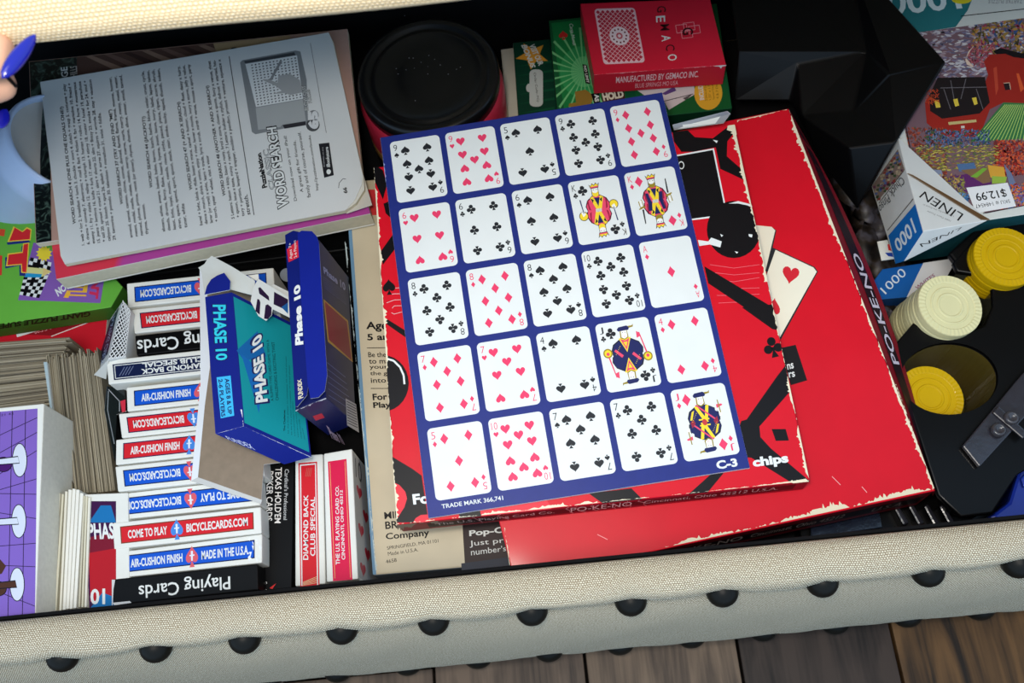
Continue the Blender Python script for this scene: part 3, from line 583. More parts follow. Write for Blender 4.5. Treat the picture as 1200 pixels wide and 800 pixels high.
sp = p3(q[1], q[2], q[1] - Vector((0, 0, .06))); a = Art(sp, rough=.4); f = lambda u, v: topx(q[1].lerp(q[2], u) - Vector((0, 0, .062 * v)))
a.poly([f(.02, .03), f(.98, .03), f(.98, .97), f(.02, .97)], (196, 198, 198))
fr_ = Fr([f(.03, .95), f(.03, .05), f(.97, .05), f(.97, .95)]); a.k += 1
a.text('10', Fr([f(.04, .12), f(.04, .4), f(.2, .4), f(.2, .12)]), (60, 60, 64))
for u, v in ((.3, .25), (.3, .75), (.45, .5), (.6, .25), (.6, .75), (.75, .5), (.9, .25)): pip(a, Fr([f(u - .06, v - .15), f(u - .06, v + .15), f(u + .06, v + .15), f(u + .06, v - .15)]), 'h', .5, .5, .9, .9, False, (196, 40, 60))
a.build('printed_side', g)
# ================================================================ PHASE 10 boxes
z5 = lambda p: Zm(230, 260, 2.857, p); z7a = lambda p: Zm(225, 290, 8.887, p)
BL2 = mt((20, 33, 122), .38, .15, .06); TEAL = mt((20, 138, 146), .38, .15, .06)
A1, B1, C1, D1 = at((239.8, 347.5), .247), at((271.5, 342), .247), at((285.3, 499.5), .243), at((252, 508.5), .243)
E1, F1 = at((348, 381), .221), at((378, 527), .213)
g = thing('card_box', tuple(at((310, 470), .17)), 'opened teal and blue card game box with its end flaps up', 'card box')
o, V = hexa('tuck_box', A1, B1, C1, D1, E1, F1, [BL2], g); F1 = V[6]
a = Art(p3(B1, C1, E1), rough=.38, coat=.1)
a.poly([topx(B1.lerp(C1, .03).lerp(E1.lerp(F1, .03), .02)), topx(B1.lerp(C1, .97).lerp(E1.lerp(F1, .97), .02)), topx(B1.lerp(C1, .97).lerp(E1.lerp(F1, .97), .97)), topx(B1.lerp(C1, .03).lerp(E1.lerp(F1, .03), .97))], (22, 140, 148))
a.poly(z5([(160, 465), (135, 430), (205, 365), (235, 450)]), (24, 96, 160)); a.poly(z5([(150, 440), (225, 505), (210, 640)]), (24, 100, 170))
a.text('PHASE 10', z5([(194, 612), (178, 392), (222, 362), (248, 606)]), NV, .08); a.text('PHASE 10', z5([(199, 606), (186, 396), (218, 368), (240, 600)]), WH, .04)
a.text('A RUMMY-TYPE CARD GAME WITH A', z5([(250, 600), (235, 395), (243, 393), (259, 598)]), K); a.text('CHALLENGING & EXCITING TWIST', z5([(266, 598), (252, 402), (262, 400), (276, 596)]), K)
a.text('The Challenge:', z5([(292, 700), (292, 628), (300, 628), (300, 700)]), K, .02)
for i in range(6): a.text('be the first player to complete 10 varied phases', z5([(306 + i * 11, 708 + i * 4), (304 + i * 11 - 6, 450 + i * 30 + (90 if i > 1 else 0)), (309 + i * 11 - 6, 450 + i * 30 + (90 if i > 1 else 0)), (311 + i * 11, 708 + i * 4)]), (16, 60, 70))
a.build('printed_front', g)
a = Art(p3(A1, B1, D1), rough=.38); a.text('PHASE 10', z5([(103, 275), (108, 464), (62, 466), (50, 275)]), NV, .07); a.text('PHASE 10', z5([(99, 277), (104, 461), (66, 464), (54, 277)]), (50, 196, 216), .03)
a.poly(z5([(68, 520), (115, 514), (127, 648), (82, 657)]), (60, 176, 226)); a.text('AGES 8 & UP', z5([(110, 522), (120, 642), (106, 645), (95, 524)]), NV, .03); a.text('2-6 PLAYERS', z5([(88, 525), (98, 650), (84, 653), (73, 526)]), NV, .03); a.k += 1
a.wear(topx(C1), topx(C1.lerp(B1, .12)), (-2.2, 0), (220, 222, 226), amt=1.2, seed=40); a.wear(topx(D1), topx(C1), (0, -1), (220, 222, 226), amt=.8, seed=41); a.build('printed_side', g)
a = Art(p3(D1, C1, F1), rough=.38); a.text('FUNDEX', [(262, 510), (293, 520), (301, 528), (268, 515)], (200, 205, 225), 0, .3); a.wear(topx(C1), topx(F1), (0, 1), (220, 222, 226), amt=.6, seed=43); a.build('printed_end', g)
prism('end_flap', [at(p, .249) for p in z7a([(130, 490), (155, 400), (200, 330), (262, 290), (335, 262), (400, 350), (395, 440)])], .0005, [mt((24, 36, 128), .4), WHITE], g, 0)
prism('end_flap', [at(p, z) for p, z in zip(z7a([(130, 490), (100, 260), (65, 210), (130, 170), (160, 120), (205, 85), (420, 200), (655, 345), (650, 500), (400, 435), (340, 290)]), (.246, .2462, .2463, .2465, .2468, .247, .2466, .245, .2445, .245, .246))], .0005, [mt((202, 204, 198), .5), WHITE], g, 0)
prism('end_flap', [at(p, .243) for p in z7a([(580, 290), (690, 275), (695, 320), (670, 345)])], .0005, [WHITE, WHITE], g, 0)
# the cards sticking out at the thumb notch
for px, z in (([(610, 560), (635, 420), (690, 325), (1020, 520), (1040, 740), (840, 640), (830, 700), (770, 760), (690, 710)], .246), ([(810, 420), (850, 380), (1030, 470), (1040, 600), (830, 520)], .244)):
    k = thing('playing_card', tuple(at(z7a([px[0]])[0], z)), 'white-bordered dark card at the thumb notch of the teal box' if z > .245 else 'second dark card poking out behind the first at the teal box notch', 'playing card')
    pp = z7a(px); prism('card_sheet', [at(p, z) for p in pp], .0005, [mt((208, 210, 206), .45), WHITE], k, 0)
    a = Art(hz(z), rough=.4)
    if z > .245:
        for s in ([(690, 420), (710, 412), (800, 510), (805, 555), (700, 480)], [(680, 535), (700, 540), (712, 570), (705, 700), (660, 660)], [(765, 600), (790, 590), (830, 625), (828, 700), (790, 745), (750, 740)], [(855, 460), (1000, 540), (1000, 660), (850, 590)]): a.poly(z7a(s), (40, 24, 52))
        a.poly(z7a([(930, 620), (1000, 570), (1000, 690)]), (30, 84, 140))
    a.build('printed_face', k)
# second Phase 10 box
A2, B2, C2, D2 = at((335.5, 276), .252), at((374, 281), .252), at((382, 466), .247), at((346, 481), .247)
E2, F2 = at((408, 324), .199), at((421, 520), .205)
g = thing('card_box', tuple(at((385, 440), .17)), 'royal blue card game box with a loose rounded flap, leaning beside the teal one', 'card box')
o, V = hexa('tuck_box', A2, B2, C2, D2, E2, F2, [mt((14, 22, 74), .38, .15, .06)], g); F2 = V[6]
zp = lambda p: Zm(330, 260, 2.96, p)
flp = zp([(55, 38), (70, 30), (105, 32), (122, 50), (130, 75), (140, 250), (158, 530), (150, 585), (128, 608), (100, 612), (90, 560), (70, 300)])
prism('end_flap', [at(p, .2535) for p in flp], .0006, [mt((22, 36, 136), .36, .2), mt((170, 170, 170), .5)], g, 0)
prism('side_flap', [at(p, .2532) for p in zp([(12, 45), (40, 30), (60, 34), (72, 300), (92, 570), (88, 600), (55, 640), (48, 640), (28, 330)])], .0006, [mt((18, 30, 108), .36, .2), mt((170, 170, 170), .5)], g, 0)
a = Art(hz(.2532), rough=.38); a.poly(zp([(18, 95), (60, 60), (64, 120), (24, 140)][:4]), (206, 40, 60)); a.text('Ages 7+', zp([(28, 130), (24, 75), (36, 70), (40, 126)]), WH); a.text('2-6 Players', zp([(44, 126), (40, 66), (52, 62), (56, 120)]), WH)
a.text('Phase 10', zp([(47, 428), (42, 225), (64, 213), (76, 424)]), WH, .05); a.text('FUNDEX', zp([(58, 620), (55, 548), (68, 540), (76, 608)]), (220, 210, 180), .03, .3); a.build('printed_side', g)
a = Art(p3(B2, C2, E2), rough=.38); a.text('Phase 10', z5([(425, 148), (498, 205), (500, 232), (428, 172)]), (150, 152, 190), .03)
a.poly(z5([(426, 258), (508, 330), (524, 470), (440, 400)]), (190, 140, 60)); a.poly(z5([(430, 266), (504, 334), (520, 462), (444, 394)]), (146, 38, 50))
for i in range(6): a.line(z5([(438 + i, 470 + i * 22)])[0], z5([(500 + i * 4, 520 + i * 22)])[0], .6, (100, 104, 150), i == 0)
for i in range(6): a.line(z5([(420 + i * 2, 180 + i * 8)])[0], z5([(498 + i, 236 + i * 8)])[0], .4, (90, 94, 140), i == 0)
a.poly(z5([(500, 590), (535, 610), (545, 705), (505, 680)]), (190, 190, 196))
for i in range(9): a.line(z5([(504 + i * .3, 600 + i * 9)])[0], z5([(534 + i * .8, 616 + i * 9)])[0], 1, (60, 60, 80), i == 0)
a.build('printed_back', g)
a = Art(p3(D2, C2, F2), rough=.38); a.text('Phase 10', z5([(435, 680), (480, 712), (500, 748), (455, 725)]), (170, 150, 170), .03); a.poly(z5([(390, 650), (420, 640), (430, 655), (400, 665)]), (190, 40, 60)); a.k += 1
a.wear(topx(D2), topx(C2), (1, 4), (214, 214, 218), amt=1, seed=44); a.build('printed_end', g)
rd = random.Random(8); 
# brown open cardboard tray panel
g = thing('cardboard_tray', tuple(at((270, 500), .2)), 'opened brown cardboard box panel with white outer edge under the teal box', 'cardboard')
px = [(234, 316), (243, 318), (262, 330), (300, 350), (340, 540), (309, 544), (306, 588), (224, 563), (235, 450)]
prism('panel', [at(p, .2075) for p in px], .001, [CARDB, WHITE], g, 0)
a = Art(hz(.2075), rough=.6); a.poly([(234, 316), (242, 318), (246, 430), (240, 475), (232, 559), (224, 563), (235, 450)], (222, 226, 230)); a.poly([(224, 563), (232, 559), (307, 585.5), (306, 590)], (196, 196, 192)); a.build('white_edge', g)
# ================================================================ loose decks at the left
def cardstack(name, label, rows, mat):
    V = []; fc = []; fm = []
    g = rows
    for q4, z, h in rows:
        t = [at(p, z) for p in q4]; b = len(V); V += t + [v - Vector((0, 0, h)) for v in t]
        fc += [(b, b + 1, b + 2, b + 3), (b, b + 4, b + 5, b + 1), (b + 1, b + 5, b + 6, b + 2), (b + 2, b + 6, b + 7, b + 3), (b + 3, b + 7, b + 4, b)]; fm += [random.randrange(len(mat))] * 5
    o = mk(name, V, fc, mat, None, fm); fixn(o); tag(o, label, 'cards', kind='stuff'); return o
EM = [mt(c, .8, 0, .1) for c in ((158, 148, 126), (136, 127, 108), (172, 162, 140), (120, 112, 96), (150, 141, 120))]; rd = random.Random(11); rows = []
for i in range(66):
    y = 399 + i * 1.25; r = 84 - i * .42 + rd.uniform(-7, 3); z = .188 - abs(rd.gauss(0, .0012)) - (rd.random() < .15) * .003; s = -.05 - i * .0006
    rows.append(([(-60, y + 3 + i * .05 + 60 * -s), (r, y + r * s), (r, y + r * s + 1.12), (-60, y + 4.2 + i * .05 + 60 * -s)], z, .05))
cardstack('loose_card_deck', 'grey-edged deck of worn loose cards fanned at the left of the ottoman', rows, EM); rows = []
for i in range(58):
    t = i / 57; x0 = 54 + 60 * t; x1 = 70 + 64 * t; y0 = 421 - 8 * t + rd.uniform(-4, 3) - (4 if i % 9 < 3 else 0); y1 = 574 + 3 * math.sin(t * 3); z = .192 - abs(rd.gauss(0, .0010)) - (rd.random() < .12) * .003
    rows.append(([(x0, y0), (x0 + .98, y0 - .1), (x1 + .98, y1), (x1, y1)], z, .05))
cardstack('loose_card_deck', 'upright block of worn loose cards in front of the lattice card box', rows, EM)
q = [at(p, .194) for p in [(51, 424), (55, 424), (62, 486), (60, 488)]]; k = prism('playing_card', q, .05, [mt((170, 190, 196), .5), WHITE], None, 0); tag(k, 'pale blue card on edge between the two loose decks', 'playing card')
# purple pushpin deck
px = [(-45, 482), (51.5, 472.5), (41.5, 721), (-55, 733)]; q = [at(p, .222) for p in px]; g = thing('card_deck', tuple(q[2] - Vector((0, 0, .05))), 'deck with purple pushpin picture on top, at the far left front', 'cards')
prism('card_block', q, Vector((.004, -.002, -.042)), [WHITE, mt((214, 212, 200), .6, 0, .1, sc=400)], g, .0006)
cq = [(-45, 486), (44, 478.5), (41, 720), (-52, 732)]; a = Art(hz(.222), cq=cq, rough=.4); a.poly(cq, (126, 96, 182))
dk = (44, 30, 62); zq = lambda p: Zm(0, 540, 4, p)
for x0, x1 in ((0, -4), (14.5, 9), (30, 26)): a.line((x0, 480), (x1, 735), .9, dk)
for y0, y1 in ((512, 488), (533, 505), (558, 526), (578, 579 - 22 + 22), (600, 608 - 0), (640, 636), (662, 664), (692, 712), (575, 560)): a.line((-5, y0), (46, y1), .8, dk)
for cx, cy, sx, kc in ((23, 539, 12, (70, 24, 100)), (22, 610.5, -2, (200, 205, 220)), (20, 684.5, 6, (74, 44, 30))):
    if kc[0] != 200: a.ell(sx - 8, cy + 5, 10, 9, (30, 16, 30)); a.ell(sx - 8, cy + 5, 9, 8, kc)
    a.ell(cx, cy, 9, 20, (24, 22, 34)); a.ell(cx, cy, 8, 19, (206, 212, 224)); a.poly([(sx - 14, cy - 2), (cx - 2, cy - 5), (cx, cy + 4), (sx - 14, cy + 6)], (24, 22, 34)); a.poly([(sx - 14, cy - .8), (cx - 2, cy - 3.8), (cx - .5, cy + 3), (sx - 14, cy + 4.8)], (206, 212, 224) if kc[0] != 74 else (74, 44, 30))
a.poly([(-30, 655), (0, 655), (7, 663), (2, 672), (-10, 675)], (74, 44, 30)); a.text('21 42', [(1, 485), (16, 483), (16, 485.5), (1, 487.5)], dk); a.build('printed_top', g)
# Phase 10 loose cards
EW = [mt(c, .55, 0, .05) for c in ((226, 222, 206), (214, 208, 184), (234, 232, 222), (204, 198, 176))]
spec = [(64, 577, 55, 717, 3.2, 1), (68, 577, 59, 716, 3.0, 3), (72, 578, 63.5, 715, 2.6, 1), (76, 575, 69, 715, 3.0, 0), (80, 573, 73, 714, 4, 2), (84.5, 572, 77, 713, 4, 2), (89, 573, 81, 713, 4, 2), (93.5, 577, 85.5, 712, 4, 2), (97.5, 580, 91.5, 711, 2.2, 3), (100, 581, 95, 711, 2.6, 1), (103, 582, 98.5, 711, 3, 0)]
g0 = None
for i, (x0, y0, x1, y1, wd_, mi) in enumerate(spec):
    z = .203 + .0003 * i; q = [at(p, z) for p in [(x0, y0), (x0 + wd_, y0 + .5), (x1 + wd_ * .9, y1), (x1, y1 + .5)]]
    k = prism('card_packet', q, .05, [EW[mi], EW[mi]], None, .0004); tag(k, 'white-edged packet of loose cards standing between purple deck and red phase card', 'cards', 'thin packets of white-edged cards')
px = [(99, 579), (150, 577), (152, 700), (104, 713)]; q = [at(p, .2045) for p in px]; g = thing('playing_card', tuple(q[0] - Vector((0, 0, .05))), 'red and blue card with white lettering left of the black playing card box', 'playing card')
prism('card_sheet', q, .05, [WHITE, WHITE], g, .0005); a = Art(hz(.2045), rough=.4); a.poly([(100, 589), (102, 587), (136, 587), (136, 712), (104.5, 713)], (60, 20, 66)); a.poly([(104, 640), (136, 636), (136, 700), (106, 705)], (178, 26, 38)); a.poly([(102, 630), (136, 622), (136, 642), (103, 648)], (120, 22, 44)); a.poly([(104, 612), (118, 592), (130, 592), (136, 612)], (26, 110, 170)); a.poly([(106, 712), (120, 694), (136, 700), (136, 710)], (26, 110, 170))
a.text('PHASE', [(102.5, 613), (140, 612), (141, 631), (104, 632)], WH, .03); a.text('E 10', [(142, 708), (106, 708), (106, 690), (142, 688)], WH, .03); a.build('printed_face', g)
# red bicycle box + green magazine
g = thing('card_box', tuple(at((60, 420), .14)), 'red tuck box lying flat beneath the green puzzle box', 'card box')
q = [at(p, .165) for p in [(-40, 390), (126, 368), (120, 440), (-40, 460)]]; prism('tuck_box', q, .03, [mt((206, 30, 46), .4, .1), WHITE], g)
a = Art(hz(.165), rough=.4); a.poly([(17, 384), (24, 380), (110, 366), (108, 371), (30, 392), (20, 395)], WH); a.poly([(30, 392), (100, 369), (124, 368), (60, 393)], (140, 24, 34)); a.text('BICYCLECARDS.COM', [(104, 372), (42, 391), (38, 388), (100, 369)][::1], (220, 150, 150)); a.pline([(60, 394), (124, 370)], .9, WH); a.build('printed_cover', g)
g = thing('puzzle_box', tuple(at((60, 330), .15)), 'lime green puzzle box with red letters under the books', 'box')
px = [(-60, 225), (105, 212), (118, 300), (132, 323), (144, 336), (130, 360), (-60, 390)]; q = [at(p, .183) for p in px]; prism('box_lid', q, .017, [mt((104, 178, 66), .4, .1, .06), mt((60, 110, 36), .45)], g, .0006)
zg = lambda p: Zm(0, 255, 5.7125, p); a = Art(hz(.183), rough=.4); a.poly(zg([(225, 165), (260, 180), (700, 395), (672, 572), (340, 558), (120, 552), (160, 400)]), (132, 92, 172))
for s in ([(90, 60), (175, 75), (180, 50), (212, 55), (205, 150), (60, 160), (40, 180), (190, 170), (40, 178)],): pass
NB = (36, 48, 120)
a.poly(zg([(45, 165), (190, 150), (205, 165), (50, 182)]), NB); a.poly(zg([(90, 58), (150, 90), (180, 62), (212, 78), (205, 150), (50, 162)]), (240, 200, 70)); a.poly(zg([(98, 65), (150, 96), (182, 72), (205, 84), (199, 144), (62, 155)]), (214, 44, 50))
a.poly(zg([(35, 265), (140, 255), (145, 190), (160, 190), (170, 390), (130, 388), (130, 320), (35, 340)]), NB); a.poly(zg([(52, 240), (148, 228), (155, 172), (196, 166), (182, 372), (142, 368), (140, 315), (40, 325)]), (240, 200, 70)); a.poly(zg([(58, 247), (152, 235), (160, 178), (189, 173), (176, 365), (149, 362), (146, 308), (49, 317)]), (214, 44, 50))
a.poly(zg([(-5, 75), (35, 78), (28, 125), (-5, 120)]), (222, 80, 50)); a.poly(zg([(-5, 250), (15, 255), (12, 385), (-5, 385)]), (214, 60, 50))
def checker(f, nu, nv, c0, c1, sd):
    r = random.Random(sd); a.fr(f, [(0, 0), (1, 0), (1, 1), (0, 1)], c0); a.k += 1
    for i in range(nu):
        for j in range(nv):
            if (i + j) % 2 == 0 or r.random() < .15: a.fr(f, [(i / nu, j / nv), ((i + 1) / nu, j / nv), ((i + 1) / nu, (j + 1) / nv), (i / nu, (j + 1) / nv)], c1, False)
checker(Fr(zg([(205, 265), (345, 300), (330, 380), (185, 335)])), 6, 3, WH, K, 2); checker(Fr(zg([(160, 395), (325, 385), (262, 538), (130, 515)])), 6, 6, WH, K, 3)
a.poly(zg([(185, 330), (290, 340), (345, 360), (285, 395), (175, 395)]), (216, 214, 140)); a.poly(zg([(175, 370), (280, 378), (275, 400), (165, 398)]), (40, 150, 200)); a.poly(zg([(290, 335), (345, 362), (285, 390)]), (226, 200, 130))
st = [(295 + (55 if i % 2 else 40) * math.cos(i * math.pi / 12), 240 + (55 if i % 2 else 40) * math.sin(i * math.pi / 12)) for i in range(24)]; a.poly(zg(st), (240, 214, 60))
a.text('NO', zg([(365, 480), (430, 440), (450, 480), (390, 530)]), WH, .04); a.text('TLE', zg([(425, 535), (470, 440), (590, 445), (575, 540)]), (238, 180, 60), .04); a.text('NT', zg([(670, 415), (655, 545), (590, 530), (625, 410)]), (206, 50, 90), .06); a.build('printed_cover', g)
sd_ = p3(at((-60, 390), .183), at((130, 360), .183), at((130, 360), .183) - Vector((0, 0, .02))); a = Art(sd_, rough=.4); a.text('GIANT PUZZLE SUPER', [(106, 370.5), (-8, 386.5), (-8, 380.5), (106, 364.5)], (14, 30, 14), .04); a.build('printed_side', g)

# ================================================================ books
def bookmat(kind):
    m = bpy.data.materials.new(kind); m.use_nodes = True; nt = m.node_tree; L = nt.links.new; b = nt.nodes['Principled BSDF']; b.inputs['Roughness'].default_value = .35
    tc = nt.nodes.new('ShaderNodeTexCoord')
    if kind == 'halftone':
        vo = nt.nodes.new('ShaderNodeTexVoronoi'); vo.inputs['Scale'].default_value = 330; vo.inputs['Randomness'].default_value = 0; L(tc.outputs['Object'], vo.inputs['Vector'])
        gr = nt.nodes.new('ShaderNodeTexNoise'); gr.inputs['Scale'].default_value = 9; L(tc.outputs['Object'], gr.inputs['Vector'])
        r1 = nt.nodes.new('ShaderNodeValToRGB'); r1.color_ramp.elements[0].position = .46; r1.color_ramp.elements[0].color = lin((214, 58, 76)); r1.color_ramp.elements[1].position = .5; r1.color_ramp.elements[1].color = lin((176, 70, 150)); L(gr.outputs['Fac'], r1.inputs[0])
        lt = nt.nodes.new('ShaderNodeMath'); lt.operation = 'LESS_THAN'; lt.inputs[1].default_value = .26; L(vo.outputs['Distance'], lt.inputs[0])
        mx = nt.nodes.new('ShaderNodeMix'); mx.data_type = 'RGBA'; mx.inputs[7].default_value = lin((236, 132, 136)); L(r1.outputs[0], mx.inputs[6]); L(lt.outputs[0], mx.inputs[0]); L(mx.outputs[2], b.inputs['Base Color'])
    else:
        mp = nt.nodes.new('ShaderNodeMapping'); mp.inputs['Scale'].default_value = (1, 1, 1); L(tc.outputs['Object'], mp.inputs[0])
        nz = nt.nodes.new('ShaderNodeTexNoise'); nz.inputs['Scale'].default_value = 120; nz.inputs['Detail'].default_value = 6; nz.inputs['Distortion'].default_value = 3; L(mp.outputs[0], nz.inputs['Vector'])
        r = nt.nodes.new('ShaderNodeValToRGB'); r.color_ramp.elements[0].position = .5; r.color_ramp.elements[0].color = lin((10, 18, 18)); r.color_ramp.elements[1].position = .72; r.color_ramp.elements[1].color = lin((84, 108, 96)); L(nz.outputs['Fac'], r.inputs[0]); L(r.outputs[0], b.inputs['Base Color'])
    return m
PAGE = mt((206, 198, 172), .8, 0, .1, sc=300)
# pink book (lowest)
px = [(48, 190), (405, 150), (434, 250), (66, 327)]; q = [at(p, .2155) for p in px]; g = thing('puzzle_book', tuple((q[0] + q[2]) / 2 - Vector((0, 0, .02))), 'thick magenta halftone puzzle book, lowest of the three stacked books', 'book')
prism('front_cover', q, .0007, [bookmat('halftone'), WHITE], g, 0); qq = [v - Vector((0, 0, .0008)) for v in q]; prism('page_block', qq, .012, [PAGE, PAGE], g, 0); prism('back_cover', [v - Vector((0, 0, .0139)) for v in q], .0006, [WHITE, WHITE], g, 0)
# photo-cover book (middle)
px = [(34, 72), (407, 34), (427, 226), (42, 285)]; pl2 = .2215; q = [at(p, pl2) for p in px]; g = thing('puzzle_book', tuple((q[0] + q[2]) / 2 - Vector((0, 0, .01))), 'dark photo-cover book with pine needles and a dusty pink edge, middle of the stack', 'book')
prism('front_cover', q, .0006, [mt((186, 148, 134), .4, 0, .08), WHITE], g, 0); prism('page_block', [v - Vector((0, 0, .0007)) for v in q], .0045, [PAGE, PAGE], g, 0)
o = prism('printed_pine_picture', [at(p, pl2 + .0003) for p in [(34.5, 72.5), (110, 64.8), (104, 90), (58, 100), (60, 282), (42.5, 284.5)]], .0002, [bookmat('pine'), bookmat('pine')], g, 0)
a = Art(Pl((0, 0, pl2 + .0003), (0, 0, 1)), rough=.35); a.poly([(90, 67), (300, 45.5), (300, 66), (120, 92), (90, 93)], (92, 66, 58)); rd = random.Random(2)
for i in range(9): x = 100 + i * 22; a.poly([(x, 66 - i * 2.1), (x + 8, 65 - i * 2.1), (x + 46, 80 - i * 2.2), (x + 34, 82 - i * 2.2)], ((150, 118, 100), (120, 90, 80), (70, 48, 44))[i % 3])
a.poly([(250, 51), (340, 41.5), (340, 60), (255, 66)], (178, 150, 112)); a.ell(275, 58, 5, 2.5, K)
a.text('GE', [(72, 91), (71, 79), (79, 78), (80, 90)], WH, .02); a.text('HILLS', [(82, 91), (82, 78), (90, 77), (91, 89)], (210, 200, 190)); a.build('printed_cover', g)
# grey puzzle page on top
GP = mt((212, 214, 212), .75, 0, .05, sc=30); px = [(47, 96), (385, 38), (390, 50), (404, 110), (425, 205), (424, 216), (416, 234), (405, 246), (76, 309), (72, 300)]; zt_ = .2260
q = [at(p, zt_) for p in px]; g = thing('puzzle_book', tuple((q[0] + q[4]) / 2 - Vector((0, 0, .01))), 'grey newsprint word search book folded open, on top of the stack', 'book')
prism('top_page', q, .0005, [GP, WHITE], g, 0); px2 = [(48, 96), (385, 38), (391, 50), (404, 110), (426, 207), (427, 222), (417, 238), (405, 246.5), (76, 309.5), (71, 300)]; prism('page_block', [at(p, zt_ - .0007) for p in px2], .0032, [mt((214, 212, 200), .8), PAGE], g, 0)
px3 = [(426, 205), (436, 240), (406, 250), (414, 236), (421, 220)]; prism('torn_page_corner', [at(p, zt_ - .0035) for p in px3], .0004, [mt((200, 196, 184), .8), WHITE], g, 0)
a = Art(hz(zt_), rough=.8); TX = (34, 36, 42); TH = (20, 22, 26)
def vline(s, b, t, w_, c, bold=0):
    dx, dy = t[0] - b[0], t[1] - b[1]; l = math.hypot(dx, dy); n_ = (-dy / l * w_, dx / l * w_); 
    # reading upward: text top is to the left (n_ pointing left)
    if n_[0] > 0: n_ = (-n_[0], -n_[1])
    a.k = 1; a.text(s, [(b[0] + n_[0], b[1] + n_[1]), (t[0] + n_[0], t[1] + n_[1]), t, b], c, bold)
def col(h, hb, ht, lines, b0, bstep, t0, tstep):
    vline(h, (hb[0] + 2.2, hb[1]), (ht[0] + 2.2, ht[1]), 5.0, TH, .025)
    for i, ln in enumerate(lines):
        s, ft = ln if isinstance(ln, tuple) else (ln, 1); b = (b0[0] + bstep[0] * i + 2, b0[1] + bstep[1] * i); t = (t0[0] + tstep[0] * i + 2, t0[1] + tstep[1] * i)
        t = (b[0] + (t[0] - b[0]) * ft, b[1] + (t[1] - b[1]) * ft); vline(s, b, t, 4.8, TX, .02)
col('WORD SEARCH 4 (ONE PLUS ONE EQUALS ONE?)', (88, 262), (72.7, 124.5), ['1. web + log 2. breakfast + lunch 3. chuckle + snort 4. clutch + grasp 5. costume + play', '6. drama + comedy 7. electronic + mail 8. fact + fiction 9. fan + magazine 10. friend +', 'enemy 11. fry + sizzle 12. gallop + triumph 13. human + robot 14. huge + monstrous', '15. jeans + leggings 16. knife + fork 17. mean + stingy 18. motor + hotel 19. parachute', '+ sail 20. sprawl + crawl 21. skirt + shorts 22. slim + flimsy 23. smoke + fog 24. soul +', 'calypso 25. blotch + spot 26. splash + surge 27. squirm + wriggle 28. stay + vacation', ('29. tangerine + pomelo 30. television + marathon 31. twist + fiddle.', .79)], (98.4, 287), (6.1, -1), (75.7, 98), (6.1, -1))
col('WORD SEARCH 37 (TRY AND FIND "ME")', (143.4, 239), (129.7, 128), ['amend, camel, cameo, chime, comet, domed, famed, flame, frame, gnome, homer,', 'meant, medal, media, melee, melon, mercy, merge, merit, merry, messy, metal, meter,', 'named, plume, prime, remit (or timer), rhyme, shame, slime, smear, smell, tamed,', ('thyme, women.', .19)], (154.7, 278), (6.1, -1.3), (129.7, 90), (6.1, -1.3))
col('WORD SEARCH 44 (JACKPOT!)', (178, 219.6), (168.8, 136), ['abeam, ashes, aware, baked, bales, baron, batch, bathe, block, cedar, crust, cycle,', 'deeds, drums, fancy, flake, heard, hyena, inset, issue, ivory, label, lapse, takes,', 'least, light, loyal, music, needs, niece, night, paced, piece, ripen, score, shrub,', 'siren, space, spend, sport, spout, stack, stair, stoke, tacky, taped, thumb, token,', ('tuner, white', .15)], (192.8, 271), (6.4, -1.2), (167.8, 83), (6.1, -1))
col('WORD SEARCH 47 (+ AND X SEARCH)', (224.5, 222), (209.8, 119), ['bagel + light, blink x glide, boast x grace, camel + humor, cloud + float, daisy x hairy,', 'dance x munch, drink x onion, enjoy + river, hover x movie, ivory x storm, jelly x value,', 'lager (or regal) x sight, learn + trade, lyric x scrub, mirth + verse, moose x sport, party', ('+ torch, spear + wheel, visit x visor', .42)], (236.7, 263.5), (6, -1.4), (209.8, 77), (6, -1))
col('WORD SEARCH 48 (ANOTHER + AND X SEARCH)', (263.5, 229), (243.5, 100), ['5 Letters: baton + kitty, bison x rusty, broil x store, clown x quote, fancy x venue, gloat', '+ spoon, issue x taste, minty + ranch. 7 Letters: builder x stylish, defrost + started, his-', 'tory + portion, leopard + trapper, molding x pending, protect + venture, squeeze x', ('stretch.', .13)], (274, 256), (5.9, -1.6), (245.8, 71), (5.9, -1))
a.line((268.5, 66), (297.7, 252), .9, TH)
za = lambda p: Zm(270, 40, 6.156, p); zz = lambda p: Zm(270, 140, 6.667, p)
a.k = 1; a.poly(za([(70, 205), (85, 188), (470, 118), (505, 125), (550, 330), (560, 630), (540, 650), (180, 722), (155, 705)]), (128, 132, 134)); a.poly(za([(95, 195), (460, 130), (470, 152), (110, 212)]), (66, 68, 72)); a.poly(za([(108, 215), (480, 152), (524, 466), (185, 526)]), (216, 220, 220))
a.k += 1; rd = random.Random(4); sf = Fr(za([(140, 215), (478, 160), (520, 462), (188, 520)]))
for i in range(13):
    for j in range(15): u, v = (i + .3) / 13, (j + .3) / 15; a.fr(sf, [(u, v), (u + .035, v), (u + .035, v + rd.uniform(.02, .035)), (u, v + .03)], (84, 86, 90), False)
for i in range(8): u = .62 - i * .035; v = .05 + i * .05; a.fr(sf, [(u, v), (u + .07, v), (u + .04, v + .06), (u - .02, v + .05)], (130, 132, 134), i == 0)
a.poly(za([(230, 325), (270, 325), (340, 350), (345, 300), (430, 285), (500, 330), (522, 420), (430, 440), (395, 425), (305, 432), (370, 408), (330, 375), (240, 335)]), (160, 162, 162)); a.poly(za([(182, 532), (522, 470), (545, 625), (370, 655), (360, 670), (200, 690)]), (164, 168, 168)); a.poly(za([(375, 655), (540, 628), (546, 656), (392, 682)]), (48, 48, 52))
